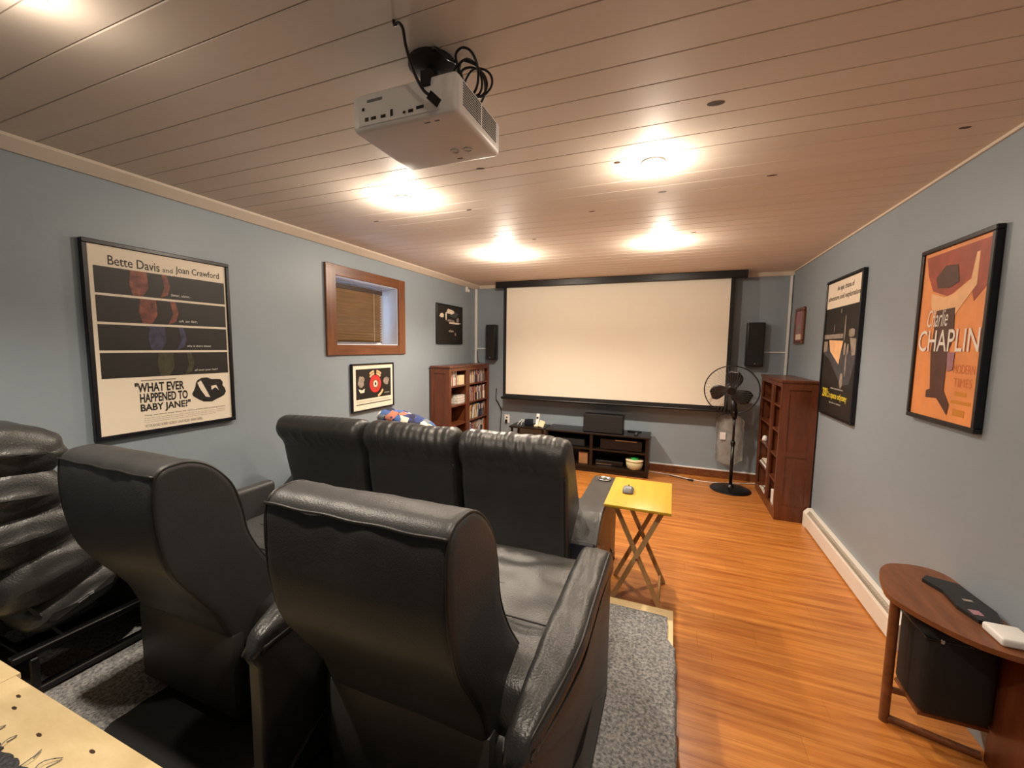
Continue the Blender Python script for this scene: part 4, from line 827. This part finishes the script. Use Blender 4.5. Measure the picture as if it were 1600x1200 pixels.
def disc_row(X, z, y0, y1, hh, label, group, fill=1.0, lean=0.0):
    y = y0; cnt = 0
    while y < y1:
        w_ = random.choice((0.014, 0.014, 0.015, 0.022)); i = random.randrange(10); key = (w_, i, hh)
        if random.random() < fill:
            if key not in cases:
                s_ = 1 if X(0.1) > X(0) else -1
                b = B(); b.box(min(0, s_*0.135), max(0, s_*0.135), 0, w_*0.94, 0, hh, bev=0.0015); o = b.build('disc_case', cm[i], None, loc=(0, 0, 0)); cases[key] = o
                sp_ = B().box(min(-s_*0.0006, 0), max(-s_*0.0006, 0), w_*0.15, w_*0.8, hh*0.55, hh*0.92).build('spine_label', cm[(i+3) % 10], None, loc=(0, 0, 0)); sp_.parent = o; cases[key, 'l'] = sp_
            else:
                o = cases[key].copy(); COL.objects.link(o); l_ = cases[key, 'l'].copy(); COL.objects.link(l_); l_.parent = o
            o.location = (X(0.03+random.uniform(0, 0.008)), y, z); o.rotation_euler = (-lean, 0, 0)
            tag(o, '%s disc case, %s from the near end, %s' % (CN[i], ORD[cnt], label), 'disc case', group); cnt += 1
        y += w_*(1.0 if not lean else 1.25)
rn = ['bottom', 'second', 'third', 'fourth', 'top']
for X, lv, ya, yb, who in ((XD, LD, 4.745, 5.26, 'farther left'),):
    for k, z in enumerate(lv):
        if k == 0: continue
        hh = min(0.19, (lv[k+1]-0.018 if k < 4 else 1.29)-z-0.008)
        disc_row(X, z+0.0005, ya, yb, hh, '%s shelf of %s bookcase' % (rn[k], who), '%s shelf discs, %s bookcase' % (rn[k], who), 0.95, 0.22 if k == 2 else 0.0)
disc_row(XC, LC[4]+0.0005, 4.27, 4.44, 0.19, 'top shelf of nearer left bookcase', 'top shelf discs, nearer left bookcase', 0.9)
for k in range(7):
    box_thing('disc_case', cm[7 if k % 2 else 1], sorted((XC(0.03), XC(0.165)))+[4.47, 4.66, LC[3]+0.0005+k*0.0155, LC[3]+0.0150+k*0.0155], 'disc case lying flat, %s from the bottom of the pile in nearer left bookcase' % ORD[k], 'disc case')['group'] = 'flat pile of discs, nearer left bookcase'
box_thing('paper_box', 'cream', sorted((XC(0.03), XC(0.2)))+[4.50, 4.64, LC[4]+0.0005, LC[4]+0.12], 'pale box on the top shelf of the nearer left bookcase', 'box')
# odds and ends in the right bookcases
box_thing('paper_box', 'white', (0.95, 1.05, 4.72, 4.80, LB[4]+0.0005, LB[4]+0.055), 'small white box on the top shelf beside the fan', 'box')
box_thing('paper_box', 'cherry', (1.0, 1.15, 4.75, 5.1, LB[3]+0.0005, LB[3]+0.10), 'dark red box inside the farther right bookcase', 'box')
o = B().lathe([(0.02, 0), (0.028, 0.01), (0.02, 0.05), (0.008, 0.06)], (0.96, 5.05, LB[2]), 14).build('ornament', 'white', None, smooth=True); tag(o, 'small white ornament on a shelf of the farther right bookcase', 'ornament')
for k in range(3): box_thing('magazine', ['white', 'greyp', 'paper'][k], (0.935+0.01*k, 1.13, 4.72+0.03*k, 5.10, LB[1]+0.0005+0.013*k, LB[1]+0.0125+0.013*k), ['white magazine at the bottom of the pile beside the fan', 'grey magazine in the middle of the pile beside the fan', 'cream magazine on top of the pile beside the fan'][k], 'magazine')
def paper_heap(x, yy, z, label, sd):
    b = B(); n_ = 12; g = [[b.bm.verts.new((x+0.19*i/n_, yy+0.26*j/n_, z+0.004+0.05*math.sin(PI*j/n_)*(0.5+nz(i*0.5, j*0.5, sd))*(1-0.3*i/n_)+0.02*abs(nz(i*.3+sd, j*.3, 3)))) for j in range(n_+1)] for i in range(n_+1)]
    g2 = [[b.bm.verts.new((v.co.x, v.co.y, z+0.0006)) for v in r_] for r_ in g]
    for i in range(n_):
        for j in range(n_):
            b.bm.faces.new((g[i][j], g[i+1][j], g[i+1][j+1], g[i][j+1])); b.bm.faces.new((g2[i][j], g2[i][j+1], g2[i+1][j+1], g2[i+1][j]))
    for i in range(n_):
        b.bm.faces.new((g[i][0], g2[i][0], g2[i+1][0], g[i+1][0])); b.bm.faces.new((g[i][n_], g[i+1][n_], g2[i+1][n_], g2[i][n_])); b.bm.faces.new((g[0][i], g[0][i+1], g2[0][i+1], g2[0][i])); b.bm.faces.new((g[n_][i], g2[n_][i], g2[n_][i+1], g[n_][i+1]))
    o = b.build('plastic_sack', 'zebra', None); return tag(o, label, 'bag')
M = bpy.data.materials.new('zebra_print'); M.use_nodes = True; nt = M.node_tree; p_ = nt.nodes['Principled BSDF']; p_.inputs['Roughness'].default_value = 0.5
g_ = nt.nodes.new('ShaderNodeNewGeometry'); wv = nt.nodes.new('ShaderNodeTexWave'); wv.inputs['Scale'].default_value = 9; wv.inputs['Distortion'].default_value = 7; wv.inputs['Detail Scale'].default_value = 1.5
cr = nt.nodes.new('ShaderNodeValToRGB'); cr.color_ramp.interpolation = 'CONSTANT'; cr.color_ramp.elements[0].color = srgb(30, 28, 26); cr.color_ramp.elements[1].color = srgb(232, 228, 218); cr.color_ramp.elements[1].position = 0.28
nt.links.new(g_.outputs['Position'], wv.inputs['Vector']); nt.links.new(wv.outputs['Fac'], cr.inputs[0]); nt.links.new(cr.outputs[0], p_.inputs['Base Color']); MT['zebra'] = M
paper_heap(0.928, 4.74, LB[0]+0.0, 'black and white printed bag slumped on bottom shelf beside the fan', 2.0)
box_thing('paper_box', 'white', (0.94, 1.10, 4.35, 4.52, LA[0]+0.0005, LA[0]+0.13), 'white box on the bottom shelf of the nearer right bookcase', 'box')

# ================================================================== baseboard heater
t = thing('baseboard_heater', 'long white electric baseboard heater along the right wall', 'heater', (1.175, 3.42, 0))
hy0, hy1 = 2.615, 4.262
b = B(); b.prism([(1.146, 0.012), (1.146, 0.118), (1.150, 0.128), (1.158, 0.128), (1.158, 0.012)], hy0, hy1, 'y'); b.build('front_cover', 'heater', t)
b = B(); b.prism([(1.196, 0.012), (1.196, 0.150), (1.176, 0.153), (1.174, 0.158), (1.207, 0.160), (1.207, 0.012)], hy0, hy1, 'y'); b.build('back_plate', 'heater', t)
for ya, yb in ((hy0-0.002, hy0+0.07), (hy1-0.07, hy1+0.002)): b = B(); b.prism([(1.144, 0.0), (1.144, 0.12), (1.152, 0.132), (1.174, 0.158), (1.2075, 0.161), (1.2075, 0.0)], ya, yb, 'y'); b.build('end_cap', 'heater', t)
for k in range(60):
    yy = hy0+0.09+(hy1-hy0-0.18)*k/59
    if k == 0: fin = B().box(1.160, 1.194, 0, 0.0012, 0.05, 0.120).build('fin', 'heater', None, loc=(0, 0, 0)); o = fin
    else: o = fin.copy(); COL.objects.link(o)
    o.parent = t; o.location = Vector((0, yy, 0))-Vector((1.175, 3.42, 0))
B().tube([(1.177, hy0+0.07, 0.085), (1.177, hy1-0.07, 0.085)], 0.007, 8).build('element', 'metal', t)

# ================================================================== side table right
t = thing('side_table', 'small brown wooden side table against the right wall', 'table', (1.03, 2.1, 0))
out = catmull([(0.872, 2.055), (0.885, 2.16), (0.925, 2.29), (0.985, 2.375), (1.06, 2.405), (1.13, 2.405), (1.175, 2.375), (1.195, 2.31), (1.197, 2.1), (1.197, 1.86), (1.17, 1.80), (1.10, 1.795), (1.01, 1.84), (0.925, 1.94)], 60)
b = B(); b.prism([(p.x, p.y) for p in out], 0.540, 0.560); o = b.build('table_top', 'teak', t)
B().tube([(0.900, 2.075, 0.0), (0.900, 2.075, 0.54)], 0.017, 14).build('leg', 'teak', t, auto=0.7); B().tube([(1.165, 2.30, 0.0), (1.165, 2.30, 0.54)], 0.017, 14).build('leg', 'teak', t, auto=0.7)
part('leg', 'cherry', t, (1.172, 1.197, 1.82, 2.0, 0.0, 0.54), bev=0.006)  # teak leg in a darker wood; its shade is put into the colour
B().tube([(0.900, 2.075, 0.018), (1.165, 2.0, 0.018)], 0.014, 10).build('foot_rail', 'teak', t, auto=0.7); B().tube([(0.900, 2.075, 0.145), (1.165, 2.06, 0.145)], 0.013, 10).build('stretcher', 'teak', t, auto=0.7)
part('lower_shelf', 'teak', t, (0.955, 1.165, 1.97, 2.15, 0.140, 0.155))
t = thing('storage_case', 'dark rounded case sitting under the side table', 'case', (1.04, 2.1, 0.155))
part('shell', 'blackm', t, (0.945, 1.165, 1.945, 2.15, 0.156, 0.52), bev=0.035, seg=4); part('lid_band', 'black', t, (0.943, 1.167, 1.943, 2.152, 0.47, 0.478), bev=0.002)
part('latch', 'metal', t, (0.985, 0.997, 1.937, 1.945, 0.466, 0.484), bev=0.002)
t = thing('tablet', 'dark flat tablet lying on the side table', 'tablet', (1.12, 2.12, 0.56))
B().prism([(1.055, 2.245), (1.085, 2.285), (1.175, 2.25), (1.190, 2.05), (1.165, 1.97), (1.095, 1.965), (1.075, 2.05), (1.085, 2.16)], 0.5605, 0.575).build('body', 'black', t)
part('small_patch', 'pinkp', t, (1.098, 1.13, 2.00, 2.035, 0.575, 0.5758)); part('small_patch', 'greyp', t, (1.12, 1.15, 2.10, 2.115, 0.575, 0.5758))  # small mauve and grey patches on the tablet's top face
o = part('white_box', 'white', None, (1.088, 1.185, 1.835, 1.94, 0.5605, 0.590), bev=0.008, seg=3); tag(o, 'small white rounded box at the near end of the side table', 'box')
